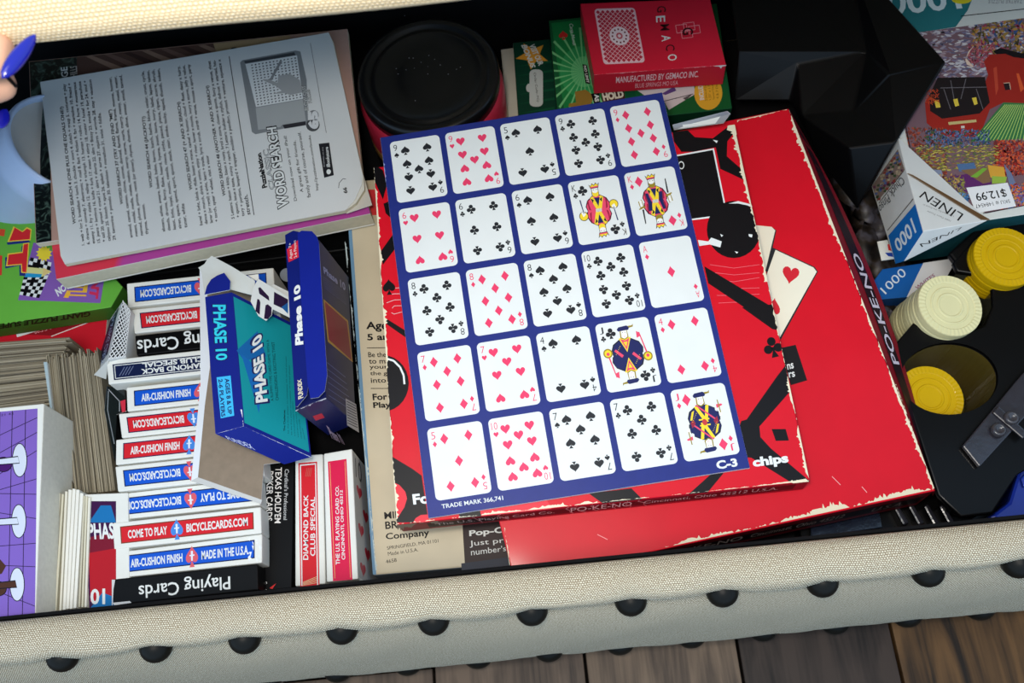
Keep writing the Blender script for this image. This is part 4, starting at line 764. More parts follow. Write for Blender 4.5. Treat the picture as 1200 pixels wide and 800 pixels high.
a.ell(*za([(595, 655)])[0], 8, 7.5, (74, 76, 78)); a.ell(*za([(600, 585)])[0], 6, 6, (120, 122, 124)); a.text('65', za([(560, 690), (560, 560), (630, 550), (640, 680)]), (214, 216, 216), .08)
a.outl('BLOW-OUT', za([(535, 555), (512, 372), (545, 365), (565, 550)]), WH, TH); a.outl('PUZZLES', za([(562, 500), (545, 400), (572, 396), (590, 495)]), WH, TH)
a.pline(za([(577, 65), (640, 420), (692, 712)]), .6, (110, 110, 112))
a.outl('WORD SEARCH', zz([(368, 708), (276, 58), (362, 46), (466, 682)]), WH, TH, .03, .10); a.outl('CLASSIC', zz([(305, 550), (253, 238), (298, 228), (345, 545)]), (205, 210, 210), TH, -.01, .03); a.text('PuzzleNation', zz([(248, 540), (205, 275), (240, 255), (290, 528)]), TH, .05)
for s, q_ in (('Download now on your iPad!', [(497, 637), (415, 130), (444, 124), (528, 632)]), ('A great gift for friends,', [(545, 570), (487, 168), (516, 162), (577, 565)]), ('family and of course, yourself.', [(600, 612), (525, 100), (556, 94), (637, 605)]), ('http://puzzlenation.com/books', [(668, 555), (607, 126), (632, 121), (696, 550)])): a.text(s, zz(q_), TH, .005)
a.poly(zz([(690, 190), (772, 180), (808, 435), (733, 455)]), (34, 34, 38)); a.text('iBookstore', zz([(752, 372), (738, 218), (764, 212), (780, 370)]), WH, .02); a.text('Available on the', zz([(728, 372), (715, 218), (724, 214), (738, 370)]), (180, 182, 184)); a.ell(*zz([(768, 408)])[0], 2.6, 3, WH)
a.text('66', zz([(885, 578), (877, 533), (908, 528), (916, 574)]), TH, .03); a.pline(zz([(845, 535), (850, 495), (880, 462), (903, 465)]), .6, TH); a.build('printed_text', g)
# black storage box below the books
q = [at(p, .172) for p in [(128, 300), (420, 262), (428, 352), (300, 372), (140, 352)]]; g = thing('storage_case', tuple(q[0] - Vector((0, 0, .04))), 'glossy black plastic case under the books, behind the card boxes', 'case')
prism('case_body', q, .04, [BLACKP, BLACKP], g, .002); prism('case_rim', [at(p, .176) for p in [(150, 318), (420, 285), (420, 291), (150, 325)]], .004, [BLACKP, BLACKP], g, .001); a = Art(hz(.172), rough=.3); a.ell(337, 322, 9, 8, (150, 158, 170)); a.build('disc_print', g)

# ================================================================ canister
def lathe(name, prof, c, mat, parent, n=64, fm=None, axis=None, smooth=True):
    V = []; R = axis.to_track_quat('Z', 'Y').to_matrix() if axis else Matrix.Identity(3)
    for r, z in prof:
        for j in range(n): t = 2 * math.pi * j / n; V.append(Vector(c) + R @ Vector((r * math.cos(t), r * math.sin(t), z)))
    fc = [(i * n + j, i * n + (j + 1) % n, (i + 1) * n + (j + 1) % n, (i + 1) * n + j) for i in range(len(prof) - 1) for j in range(n)]
    o = mk(name, V, fc, mat, parent, smooth=smooth); return fixn(o)
cc = at((501, 86), .226); cc = Vector((cc.x, cc.y, .13))
g = thing('canister', tuple(cc), 'round red canister with a black plastic lid, behind the blue board', 'canister')
m = bpy.data.materials.new('canister_print'); m.use_nodes = True; nt = m.node_tree; L = nt.links.new; b = nt.nodes['Principled BSDF']; b.inputs['Roughness'].default_value = .3
tc = nt.nodes.new('ShaderNodeTexCoord'); sp = nt.nodes.new('ShaderNodeSeparateXYZ'); L(tc.outputs['Object'], sp.inputs[0]); nz = nt.nodes.new('ShaderNodeTexNoise'); nz.inputs['Scale'].default_value = 55; L(tc.outputs['Object'], nz.inputs['Vector'])
r = nt.nodes.new('ShaderNodeValToRGB'); r.color_ramp.interpolation = 'CONSTANT'; E0 = r.color_ramp.elements
E0[0].position = 0; E0[0].color = lin((44, 16, 18)); E0[1].position = .30; E0[1].color = lin((30, 16, 18))
for p_, c_ in ((.42, (206, 160, 90)), (.45, (60, 20, 20)), (.47, (210, 162, 84)), (.53, (190, 44, 70))): e = E0.new(p_); e.color = lin(c_)
dv = nt.nodes.new('ShaderNodeMath'); dv.operation = 'DIVIDE'; dv.inputs[1].default_value = .096; L(sp.outputs[2], dv.inputs[0]); L(dv.outputs[0], r.inputs[0])
r2 = nt.nodes.new('ShaderNodeValToRGB'); r2.color_ramp.interpolation = 'CONSTANT'; r2.color_ramp.elements[0].color = (0, 0, 0, 1); r2.color_ramp.elements[1].position = .6; r2.color_ramp.elements[1].color = (1, 1, 1, 1); L(nz.outputs['Fac'], r2.inputs[0])
lt = nt.nodes.new('ShaderNodeMath'); lt.operation = 'LESS_THAN'; lt.inputs[1].default_value = .4; L(dv.outputs[0], lt.inputs[0]); ml = nt.nodes.new('ShaderNodeMath'); ml.operation = 'MULTIPLY'; L(lt.outputs[0], ml.inputs[0]); L(r2.outputs[0], ml.inputs[1])
mx = nt.nodes.new('ShaderNodeMix'); mx.data_type = 'RGBA'; mx.inputs[7].default_value = lin((220, 190, 110)); L(r.outputs[0], mx.inputs[6]); L(ml.outputs[0], mx.inputs[0]); L(mx.outputs[2], b.inputs['Base Color'])
R_ = .0475
lathe('canister_body', [(0, 0), (R_ + .001, 0), (R_ + .0022, .004), (R_ + .0022, .076), (R_, .0815), (R_ - .002, .084)], cc, m, g); LIDM = mt((14, 15, 17), .3, .1, .2, bump=.08, sc=80)
lathe('canister_lid', [(R_ - .0015, .082), (R_, .083), (R_ + .0005, .092), (R_ - .001, .0955), (R_ - .004, .0962), (R_ - .0065, .0955), (R_ - .0075, .0935), (R_ - .0095, .0932), (R_ - .0105, .0942), (R_ - .012, .0942), (R_ - .013, .093), (.02, .0928), (.001, .0927), (0, .0927)], cc, LIDM, g, 80)
a = Art(hz(cc.z + .0928), rough=.5); rd = random.Random(9); a.k += 1
for i in range(26): x, y = 500 + rd.gauss(0, 38), 75 + rd.gauss(0, 24); a.ell(x, y, rd.uniform(.3, .7), rd.uniform(.3, .6), (150, 150, 160), 6, False)
a.build('dust_specks', g)
# white jar lying tilted at the left
ax = Vector((.72, .05, .70)).normalized(); mc = at((78, 166), .215)
g = thing('jar', tuple(mc - ax * .085), 'pale blue-white plastic jar tilted with its grey mouth toward the books', 'jar')
lathe('jar_body', [(0, -.085), (.036, -.085), (.0385, -.08), (.0385, -.03), (.0395, -.028), (.0395, -.02), (.0385, -.018), (.0385, -.004), (.037, .0), (.0355, .0), (.0345, -.004), (.0345, -.006)], mc, mt((188, 204, 232), .4, .1, .04), g, 64, axis=ax)
lathe('jar_insert', [(.0345, -.005), (.02, -.0055), (.0001, -.0055)], mc, mt((206, 200, 192), .6, 0, .06), g, 64, axis=ax)

# ================================================================ red deck box and green boxes at the back
PGm = hz(.213); qp = [(680, 4), (832, -2), (851, 76), (696, 87.5)]
zo = lambda p: Zm(600, 0, 4, p)
def flat(name, px, z, t, label, cat, mat, bevel=.0005, body='tuck_box'):
    q = [at(p, z) for p in px]; g = thing(name, tuple((q[0] + q[2]) / 2 - Vector((0, 0, t))), label, cat); prism(body, q, t, mat, g, bevel); return g, q
g, q = flat('card_box', [(587, 58), (640, 50), (648, 145), (595, 152)], .165, .03, 'plain white box edge beside the black-lidded canister', 'card box', [mt((208, 204, 192), .5), WHITE])
g, q = flat('card_box', [(601, 50), (700, 40), (706, 140), (608, 150)], .176, .03, 'dark green card box with orange star, left of the bright green box', 'card box', [mt((16, 62, 46), .4, .15), mt((200, 196, 186), .5)])
a = Art(hz(.176), rough=.4, coat=.1); zs = lambda p: Zm(400, 0, 4, p); a.k += 1
for i in range(6): a.poly([(604 + i * .5, 78 + i * 11), (650, 70 + i * 11), (650, 73 + i * 11)], (20, 84, 56), False)
st = [(895 + (80 if i % 2 == 0 else 36) * math.cos(i * math.pi / 5 + .4), 260 + (66 if i % 2 == 0 else 30) * math.sin(i * math.pi / 5 + .4)) for i in range(10)]; a.poly(zs(st), (226, 158, 54))
a.text("VISIT OUR", zs([(905, 205), (950, 300), (925, 310), (878, 212)]), WH, .04); a.text("BONUS", zs([(870, 210), (912, 315), (888, 318), (842, 212)]), WH, .04)
a.poly(zs(rrect(882, 325, 945, 500, 25, 20)), (200, 206, 204)); a.text('Order Code: PCJ-', zs([(912, 340), (928, 480), (916, 482), (898, 342)]), K); a.ell(*zs([(880, 412)])[0], 3.5, 5, (200, 206, 204)); a.build('printed_cover', g)
g, q = flat('card_box', [(643, 24), (840, 4), (858, 127), (655, 150)], .19, .022, 'bright green card game box with sunburst, beneath the red deck box', 'card box', [mt((24, 92, 52), .38, .15), mt((14, 56, 36), .5)])
a = Art(hz(.19), cq=[(643.5, 24.5), (839, 4.5), (857, 126), (655.5, 149)], rough=.38, coat=.1); a.poly([(646, 27), (700, 21), (710, 122), (661, 128)], (30, 128, 66)); a.ell(682, 84, 26, 30, (46, 150, 84)); a.ell(684, 84, 15, 18, (86, 176, 112)); a.k += 1
for i in range(26): t = i * 2 * math.pi / 26; a.poly([(684, 84), (684 + 48 * math.cos(t), 84 + 52 * math.sin(t)), (684 + 48 * math.cos(t + .06), 84 + 52 * math.sin(t + .06))], (120, 196, 130), False)
a.k += 1; pip(a, Fr(zo([(212, 145), (262, 138), (268, 185), (218, 190)])), 's', .5, .5, .9, .9, False, (206, 48, 44)); a.text('Carta Mundi', zo([(285, 110), (300, 212), (286, 214), (268, 112)]), (226, 232, 226), 0, .2)
a.poly(zo([(265, 500), (268, 485), (300, 480), (295, 430), (345, 420), (372, 440), (378, 470), (360, 505)]), (150, 116, 48)); a.poly(zo([(330, 300), (352, 305), (368, 395), (345, 390)]), K); a.text('NO LIMIT', zo([(348, 308), (362, 388), (350, 388), (336, 308)]), WH, .03)
a.poly(zo([(370, 440), (410, 430), (412, 480), (385, 485)]), K); a.text('AS', zo([(408, 440), (408, 475), (388, 478), (386, 442)]), WH, .05); a.poly(zo([(415, 432), (525, 420), (530, 460), (470, 475), (425, 480)]), (70, 40, 36)); a.text('HOLD', zo([(420, 436), (520, 424), (526, 456), (430, 474)]), (226, 220, 200), .06)
a.poly(zo([(530, 420), (575, 412), (580, 450), (535, 455)]), (20, 80, 50)); a.poly(zo([(575, 415), (850, 385), (860, 440), (735, 515), (700, 450), (640, 460)]), (216, 206, 206)); a.poly(zo([(700, 440), (760, 405), (770, 425), (720, 445)]), (100, 70, 130)); a.line(*zo([(710, 475), (850, 440)]), .8, K); a.poly(zo([(800, 460), (850, 438), (815, 470)]), (90, 84, 84))
a.poly(zo([(735, 515), (860, 440), (1000, 380), (1030, 500), (745, 560)]), (24, 92, 46)); a.ell(*zo([(920, 435)])[0], 16.5, 20, (228, 172, 50)); a.text('INCLUDES:', zo([(880, 470), (868, 380), (892, 376), (902, 466)]), WH, .03)
for i, s in enumerate(('2 Decks of Cards', '1.25" x 1.75"', 'Special Dealer', '4 & 7 Deal')): a.text(s, zo([(905 + i * 18, 472 - i * 3), (898 + i * 18, 385), (908 + i * 18, 384), (916 + i * 18, 470 - i * 3)]), (120, 80, 20))
a.build('printed_cover', g)
# red deck box
q = [PGm.at(p) for p in qp]; g = thing('card_box', tuple((q[0] + q[2]) / 2 - Vector((0, 0, .0195))), 'bright red card box with red-white lattice card back, lying on the green boxes', 'card box')
prism('tuck_box', q, Vector((0, -.001, -.0195)), [mt((206, 30, 54), .38, .15, .05), mt((196, 34, 54), .4, .1)], g, .0005)
a = Art(PGm, rough=.38, coat=.1); cf = Fr(zo([(385, 42), (575, 36), (624, 292), (430, 302)])); a.fr(cf, rrect(0, 0, 1, 1, .08, .06), (232, 190, 196)); a.fr(cf, rrect(.04, .03, .96, .97, .06, .05), (236, 196, 200)); a.k += 1
for i in range(15):
    for j in range(22):
        if (i + j) % 2 == 0: u, v = .08 + .84 * i / 14, .06 + .88 * j / 21; a.fr(cf, [(u, v - .036), (u + .052, v), (u, v + .036), (u - .052, v)], (190, 44, 64), False)
a.fr(cf, circ(.5, .5, 1, 24) and [(.5 + .24 * math.cos(t * .2618), .5 + .17 * math.sin(t * .2618)) for t in range(24)], (236, 214, 216)); a.k += 1
for t in range(12): u, v = .5 + .17 * math.cos(t * .5236), .5 + .12 * math.sin(t * .5236); a.fr(cf, [(u - .02, v - .015), (u + .02, v - .015), (u + .02, v + .015), (u - .02, v + .015)], (120, 40, 50), False)
a.fr(cf, [(.5 + .08 * math.cos(t * .5236), .5 + .06 * math.sin(t * .5236)) for t in range(12)], (200, 90, 100)); a.fr(cf, [(.5 + .04 * math.cos(t * .5236), .5 + .03 * math.sin(t * .5236)) for t in range(12)], (236, 214, 216))
for i, (ch, x, y, c_) in enumerate((('G', 700, 42, (60, 20, 26)), ('E', 696, 88, WH), ('M', 716, 127, (60, 20, 26)), ('A', 722, 178, WH), ('C', 741, 222, (60, 20, 26)), ('O', 751, 268, WH))): a.text(ch, zo([(x + 21, y - 15), (x + 22, y + 14), (x - 20, y + 17), (x - 21, y - 12)]), c_, .01)
for x, y in ((795, 135), (830, 125), (855, 140), (820, 160)):
    for s in ([(x - 28, y - 16), (x + 22, y - 22)], [(x + 22, y - 22), (x + 28, y + 14)], [(x + 28, y + 14), (x - 22, y + 20)], [(x - 22, y + 20), (x - 28, y - 16)]): a.line(*zo(s), .6, (232, 150, 160))
a.text('G', zo([(848, 128), (850, 160), (800, 166), (798, 130)]), (50, 16, 22), .02); a.build('printed_cover', g)
dn = Vector((0, -.001, -.0195)); pe2 = lambda u, d: q[3].lerp(q[2], u) + dn * d; a = Art(p3(q[3], q[2], q[3] + dn), rough=.4)
a.text('MANUFACTURED BY GEMACO INC.', sq(.17, .8, .2, .52, pe2), (236, 200, 205), .01); a.text('BLUE SPRINGS MO USA', sq(.32, .65, .62, .85, pe2), (230, 170, 178)); a.k += 1; a.wear(topx(pe2(0, 0)), topx(pe2(1, 0)), (0, 1), (232, 170, 178), amt=.7, seed=50); a.wear(topx(pe2(.88, 0)), topx(pe2(1, 0)), (0, 2.4), (216, 210, 210), amt=1.2, seed=51); a.build('printed_side', g)

# ================================================================ black case at the upper right
g = thing('plastic_tray_cover', tuple(at((960, 120), .15)), 'large glossy black angular plastic cover between red game box and puzzle box', 'plastic cover')
v = {k: at(p, z) for k, (p, z) in dict(a=((848, -60), .215), b=((990, -60), .222), c=((1108, 72), .228), d=((1042, 87), .224), e=((1015, 60), .212), f=((935, 75), .205), g=((865, 60), .21),
     h=((1050, 166), .212), i=((995, 173), .204), j=((1004, 245), .17), k=((965, 195), .178), l=((925, 118), .188), m=((860, 118), .185), n=((1000, 130), .2), o=((940, 135), .193)).items()}
ks = list(v); ix = {k: i for i, k in enumerate(ks)}; V = [v[k] for k in ks]; fs = ['abeg', 'bcde', 'gefm', 'efon', 'edn', 'dchn', 'nhi', 'iojkl' and 'ion', 'ihj', 'iojk' and 'ojk' and 'ijk', 'iko', 'okl', 'lofm' and 'lof', 'lfm', 'gm']
F_ = [tuple(ix[c] for c in s) for s in ['abeg', 'bcde', 'gef', 'gfm', 'efon', 'edn', 'dchn', 'nhi', 'nio', 'ihj', 'ijk', 'iko', 'okl', 'olf', 'flm']]
o = mk('molded_shell', V, F_, [BLACKP], g); fixn(o); s = o.modifiers.new('thick', 'SOLIDIFY'); s.thickness = .003; s.offset = -1; bv = o.modifiers.new('bevel', 'BEVEL'); bv.width = .0016; bv.segments = 3; bv.limit_method = 'ANGLE'; bv.angle_limit = math.radians(12)
# ================================================================ puzzle boxes right
pz = .205; px = [(1030, -70), (1320, -120), (1330, 232), (1158, 258), (1063, 205), (1052, 150)]
g = thing('puzzle_box', tuple(at((1180, 120), .15)), 'jigsaw puzzle box with a red barn autumn picture and price sticker', 'puzzle box')
q = [at(p, pz) for p in px]; prism('box_lid', [q[0], q[1], q[2], q[3], at((1072, 270), pz), q[5]], .045, [mt((210, 212, 206), .4, .1), mt((26, 74, 80), .42, .1)], g, .0007)
PV = [(1030, -70), (1320, -120), (1330, 232), (1158, 257), (1072, 269), (1052, 150)]
a = Art(hz(pz), cq=PV, rough=.4, coat=.1); zt = lambda p: Zm(1020, 0, 5, p); zu = lambda p: Zm(1040, 180, 5.714, p)
a.poly(zt([(100, -50), (620, -60), (570, 60), (500, 158), (285, 190), (100, 10)]), (40, 116, 122)); a.text('1000', zt([(560, -45), (575, 40), (150, 75), (100, -10)][::1] and [(540, 50), (100, 95), (90, -60), (500, -90)]), (214, 226, 226), .02)
a.ell(*zt([(535, -5)])[0], 12, 5.5, (222, 206, 40)); a.poly(zt([(530, 92), (920, 48), (920, 53), (528, 97)]), K); a.text('ZARTKE PUZZLE', zt([(890, 20), (690, 20), (690, 0), (890, -5)]), (150, 150, 150))
RG0 = [zt([(p[0], p[1])])[0] for p in [(285, 192), (500, 160), (900, 105), (900, 250), (900, 2000)]]
pic = [(1076, 38), (1320, 5), (1325, 215), (1200, 241), (1156, 250), (1072, 205), (1060, 150)]
a.poly(pic, (120, 92, 100)); rd = random.Random(21)
pa = Art(hz(pz), cq=pic, rough=.4, coat=.1); pa.k = a.k + 2
def dabs(x0, y0, x1, y1, n, cols, s=3, asp=.5, ang=(0, 3.14)):
    pa.k += 1
    for i in range(int(n * 1.8)):
        x, y = rd.uniform(x0, x1), rd.uniform(y0, y1); t = rd.uniform(*ang); r_ = s * .68 * rd.uniform(.5, 1.4); c, s_ = math.cos(t), math.sin(t)
        P = [(x + r_ * (c * u_ - s_ * v_ * asp), y + r_ * (s_ * u_ + c * v_ * asp)) for u_, v_ in ((-1, 0), (-.3, .8), (.7, .6), (1, 0), (.4, -.8), (-.6, -.6))]
        if i % 60 == 0: pa.k += 1
        pa.poly(P, rd.choice(cols), False)
dabs(1070, 25, 1200, 92, 420, [(150, 142, 160), (120, 112, 140), (190, 186, 196), (160, 140, 150), (100, 96, 120), (204, 200, 200)], 5, .35, (-.5, .4))
dabs(1140, 10, 1200, 65, 230, [(150, 120, 60), (96, 84, 50), (60, 84, 130), (180, 130, 60), (70, 60, 40), (150, 60, 80)], 4)
dabs(1135, 50, 1165, 78, 120, [(170, 70, 90), (140, 60, 80), (190, 110, 110)], 2.5)
pa.k += 1; pa.poly(zt([(560, 340), (590, 290), (612, 262), (575, 300), (556, 350), (565, 378), (610, 395)]), (226, 200, 180))
pa.poly(zt([(720, 300), (760, 280), (920, 320), (920, 350), (760, 335)]), (26, 22, 26)); pa.poly(zt([(700, 320), (790, 315), (840, 335), (920, 345), (920, 610), (780, 600), (700, 640), (640, 800), (420, 800), (330, 720), (320, 600), (400, 470), (660, 510), (690, 440), (665, 360)]), (158, 42, 34))
pa.poly(zt([(395, 455), (670, 450), (700, 600), (640, 665), (420, 695), (350, 650), (345, 560)]), (34, 28, 30)); pa.k += 1
for x in (0, 1, 2): pa.poly(zt([(375 + x * 110, 590 - x * 8), (400 + x * 110, 585 - x * 8), (412 + x * 108, 628 - x * 10), (385 + x * 112, 632 - x * 8)]), (224, 196, 70), False)
for s in ([(410, 515), (680, 510)], [(470, 470), (490, 580)], [(560, 460), (530, 580)], [(620, 520), (660, 640)], [(430, 520), (470, 640)]): pa.line(*zt(s), .8, (110, 104, 108))
pa.poly(zt([(780, 490), (815, 485), (822, 525), (790, 528)]), (40, 30, 34)); pa.pline(zt([(780, 488), (815, 484), (822, 525)]), .8, (216, 180, 150)); pa.poly(zt([(455, 715), (620, 700), (622, 715), (460, 732)]), (200, 180, 120)); pa.poly(zt([(530, 738), (552, 736), (552, 750), (532, 752)]), (210, 200, 190))
pa.poly(zt([(855, 430), (870, 430), (900, 520), (880, 540)]), (220, 90, 50)); pa.poly(zt([(720, 400), (740, 390), (750, 520), (735, 560)]), (190, 70, 50))
pa.poly(zt([(780, 600), (920, 605), (920, 810), (590, 830)]), (60, 120, 70)); pa.k += 1
for i in range(15): pa.line(*zt([(790 + i * 11, 612), (610 + i * 22, 822)]), .9, (176, 206, 110), False)
dabs(1085, 105, 1100, 122, 60, [(226, 90, 50), (200, 70, 40)], 2, .3)
PA2 = [(150, 50, 36), (196, 78, 46), (120, 110, 50), (70, 70, 110), (60, 80, 50), (180, 150, 60), (90, 50, 60)]
dabs(1062, 150, 1110, 210, 260, [(130, 56, 44), (176, 80, 54), (110, 60, 60), (90, 84, 60)], 3); dabs(1165, 165, 1200, 205, 260, [(190, 66, 48), (150, 40, 40), (210, 96, 60), (110, 50, 50)], 3.2)
dabs(1085, 152, 1160, 172, 220, [(60, 84, 130), (90, 110, 150), (110, 130, 160), (60, 90, 60), (40, 60, 90)], 2.6); dabs(1075, 170, 1170, 200, 330, [(176, 160, 70), (140, 140, 60), (196, 178, 90), (90, 110, 60), (150, 110, 60)], 3, .3, (-.4, .3))
pa.poly(zu([(220, 100), (360, 110), (380, 160), (330, 185), (230, 150)]), (130, 140, 165)); pa.poly(zu([(240, 140), (360, 150), (360, 170), (260, 170)]), (190, 50, 60)); pa.poly(zu([(400, 160), (560, 130), (700, 190), (690, 230), (540, 260), (400, 210)]), (94, 44, 100)); pa.poly(zu([(465, 70), (580, 60), (600, 110), (480, 120)]), (80, 110, 150))
pa.poly(zu([(490, 110), (680, 90), (690, 190), (640, 200)]), (130, 100, 70)); pa.poly(zu([(555, 155), (640, 95), (670, 100), (600, 160)]), (120, 170, 60)); pa.poly(zu([(670, 75), (780, 90), (790, 155), (690, 160)]), (214, 160, 60)); pa.poly(zu([(700, 150), (800, 155), (790, 195), (700, 200)]), (150, 180, 70)); pa.poly(zu([(780, 70), (830, 130), (860, 200), (820, 220)]), (110, 120, 150))
dabs(1108, 208, 1130, 232, 150, [(150, 150, 70), (120, 120, 50), (180, 170, 90)], 3, .2); dabs(1118, 226, 1135, 238, 70, [(60, 120, 180), (90, 150, 200)], 2.4); dabs(1170, 215, 1200, 245, 130, [(150, 90, 140), (80, 110, 170), (200, 140, 90), (210, 90, 50)], 3.2)
dabs(1090, 205, 1125, 240, 140, [(120, 60, 60), (150, 120, 60), (80, 60, 100), (190, 150, 90)], 2.6); dabs(1212, 85, 1320, 210, 500, PA2, 6); pa.build('printed_picture', g)
a.k = pa.k + 3; a.poly(zu([(0, -60), (120, -110), (188, 150), (130, 132), (118, 120)]), (214, 216, 210)); a.line((1060, 140), (1072.5, 205), .9, K); a.line((1152, 250), (1325, 217), .9, K)
sk = Fr(zu([(528, 228), (805, 194), (862, 352), (592, 398)])); a.fr(sk, [(0, 0), (1, 0), (1, 1), (0, 1)], (232, 232, 232)); a.text('$12.99', sk.sub(.14, .2, .88, .56).flip(), K, .01); a.text('SKU # 1484547', sk.sub(.05, .66, .9, .82).flip(), (60, 60, 60)); a.build('printed_cover', g)
sd_ = p3(at((1158, 257), pz), at((1330, 232), pz), at((1330, 232), pz) - Vector((0, 0, .04))); a = Art(sd_, rough=.4)
a.text('1000', [(1190, 272), (1105, 291), (1103, 284), (1188, 262)][::1] and [(1190, 286), (1102, 293), (1103, 284), (1190, 276)], (200, 214, 212), .02); a.text('PIECE JIGSAW PUZZLE', [(1172, 273), (1120, 279.5), (1120, 275), (1172, 269)], (170, 190, 188)); a.poly(zu([(850, 530), (905, 480), (930, 490), (930, 560)]), WH); a.poly(zu([(860, 530), (908, 490), (930, 500), (930, 550)]), K); a.build('printed_side', g)
# linen puzzle box corner
v0 = at((1082, 271), .222); t1 = at((1063, 204), .212); t2 = at((1158, 258), .212); t3 = at((1060, 306), .185); t4 = at((1022, 218), .175); t5 = at((1050, 310), .178); t6 = at((1052, 150), .20)
g = thing('puzzle_box', tuple(t5 - Vector((0, 0, .03))), 'white linen puzzle box corner with blue 1000 panel jutting out beside the barn box', 'puzzle box')
_pl = p3(v0, t1, at((1049, 309), .188)); t3, t4, t5, t6 = _pl.at((1060, 306)), _pl.at((1021, 218)), _pl.at((1049, 309)), _pl.at((1052, 160))
V = [v0, t1, t2, t3, t4, t5, t6]; F2 = [(0, 1, 2), (0, 2, 3), (0, 3, 5, 4, 6, 1), (2, 1, 6), (2, 6, 4), (2, 4, 5, 3)]
fixn(mk('box_corner', V, F2, [mt((216, 218, 216), .42, .1)], g, bevel=.0004))
prism('brown_board_edge', [t1 + Vector((0, 0, .0012)), at((1070, 205), .2135), at((1160, 257), .2135), at((1150, 257), .2135)], .001, [mt((96, 70, 44), .8), CARDB], g, 0)
a = Art(p3(v0, t1, t2), rough=.42); a.text('LINEN', zu([(475, 450), (210, 290), (250, 252), (510, 405)]), K, .0); a.text('1000 Piece Puzzle', zu([(420, 455), (262, 390), (268, 380), (426, 446)]), (130, 130, 130)); a.text('Linen feel for the finest in', zu([(440, 425), (235, 345), (241, 336), (446, 416)]), (130, 130, 130)); a.build('printed_face', g)
a = Art(p3(v0, t2, t3), rough=.42); a.text('LINEN', zu([(475, 515), (230, 625), (215, 605), (500, 490)]), (40, 40, 40)); a.build('printed_face', g)
pp = _pl; a = Art(Pl(pp.p + pp.n * .0004, pp.n), rough=.42); 
a.poly([(1081.5, 272), (1072.5, 239), (1041, 276), (1049.5, 309), (1059, 306)], (28, 110, 190)); a.text('1000', zu([(165, 425), (190, 525), (70, 665), (40, 610)][::1] and [(195, 525), (75, 665), (40, 590), (160, 425)]), (220, 232, 240), .02)
a.text('Chuck Pinson', [(1062, 212), (1030, 254), (1026, 246), (1055, 207)], (70, 76, 84), 0, .4); a.line((1059, 200), (1030, 238), .7, K); a.line((1070, 233), (1040, 270), .7, K)
dq = [(1022, 218), (1052, 175), (1060, 199), (1028, 236)]; a.poly(dq, (140, 120, 110)); a.k += 1
rd = random.Random(6)
for i in range(70):
    u, v_ = rd.random(), rd.random(); p = Fr(dq)(u * .95, v_ * .9); a.poly([(p[0], p[1]), (p[0] + 3, p[1] - 1), (p[0] + 2.5, p[1] + 2.5), (p[0] - .5, p[1] + 2)], rd.choice([(70, 90, 60), (150, 70, 60), (90, 110, 160), (190, 170, 140), (110, 60, 90)]), False)
a.build('printed_spine', g)
# lower blue puzzle box
px = [(1023, 330), (1034, 315), (1122, 302), (1098, 345), (1030, 351)]; g, q = flat('puzzle_box', px, .17, .035, 'blue and white puzzle box with 1000 lettering, below the linen box corner', 'puzzle box', [mt((24, 88, 160), .4, .1), mt((20, 60, 110), .4)], body='box_lid')
a = Art(hz(.17), cq=px, rough=.4); a.poly([(1083, 306), (1125, 300), (1100, 347), (1062, 349)], (208, 206, 204)); a.text('1000', [(1062, 320), (1034, 342), (1032, 333), (1056, 313)][::1] and [(1031, 338), (1056, 313), (1063, 321), (1038, 345)], (206, 216, 226), .0); a.text('WHITES', [(1072, 336), (1094, 320), (1096, 324), (1075, 340)], (150, 90, 110), .02); a.text('BARNS', [(1084, 338), (1100, 325), (1102, 329), (1087, 342)], (150, 90, 110), .02); a.build('printed_cover', g)
# camouflage cloth pouch
g = bpy.data.objects; rows = 14; cols = 8; V = []; rd = random.Random(14); L0 = [(985, 225), (1012, 400)]; 
qa = [(984, 215), (1040, 222), (1062, 405), (1030, 392)]; fr_ = Fr(qa)
for i in range(rows + 1):
    for j in range(cols + 1): p = fr_(j / cols, i / rows); V.append(at(p, .146 + .006 * math.sin(i * 1.1 + j * .7) * math.sin(j * 1.3) + rd.uniform(-.002, .002)))
fc = [(i * (cols + 1) + j, i * (cols + 1) + j + 1, (i + 1) * (cols + 1) + j + 1, (i + 1) * (cols + 1) + j) for i in range(rows) for j in range(cols)]
m = mt((60, 58, 66), .5, 0, .2); m2 = bpy.data.materials.new('camo'); m2.use_nodes = True; nt = m2.node_tree; b = nt.nodes['Principled BSDF']; tc = nt.nodes.new('ShaderNodeTexCoord'); nz = nt.nodes.new('ShaderNodeTexNoise'); nz.inputs['Scale'].default_value = 90; r = nt.nodes.new('ShaderNodeValToRGB'); r.color_ramp.interpolation = 'LINEAR'
r.color_ramp.elements[0].position = .38; r.color_ramp.elements[0].color = lin((22, 20, 20)); r.color_ramp.elements[1].position = .7; r.color_ramp.elements[1].color = lin((86, 84, 94)); e = r.color_ramp.elements.new(.52); e.color = lin((44, 35, 26)); nt.links.new(tc.outputs['Object'], nz.inputs['Vector']); nt.links.new(nz.outputs['Fac'], r.inputs[0]); nt.links.new(r.outputs[0], b.inputs['Base Color'])
cen = at((1020, 300), .14); pch = mk('cloth_pouch', V, fc, [m2], None, smooth=True); s = pch.modifiers.new('thick', 'SOLIDIFY'); s.thickness = .012; s.offset = -1; tag(pch, 'mottled brown and grey crumpled pouch squeezed beside the red game box', 'pouch')
g = thing('paper_label', tuple(at((1035, 295), .17)), 'small white tag with red and blue mark below the signature panel', 'label'); prism('label_sheet', [at(p, .1745) for p in [(1028, 283), (1040, 281), (1048, 303), (1033, 305)]], .0008, [WHITE, WHITE], g, 0)
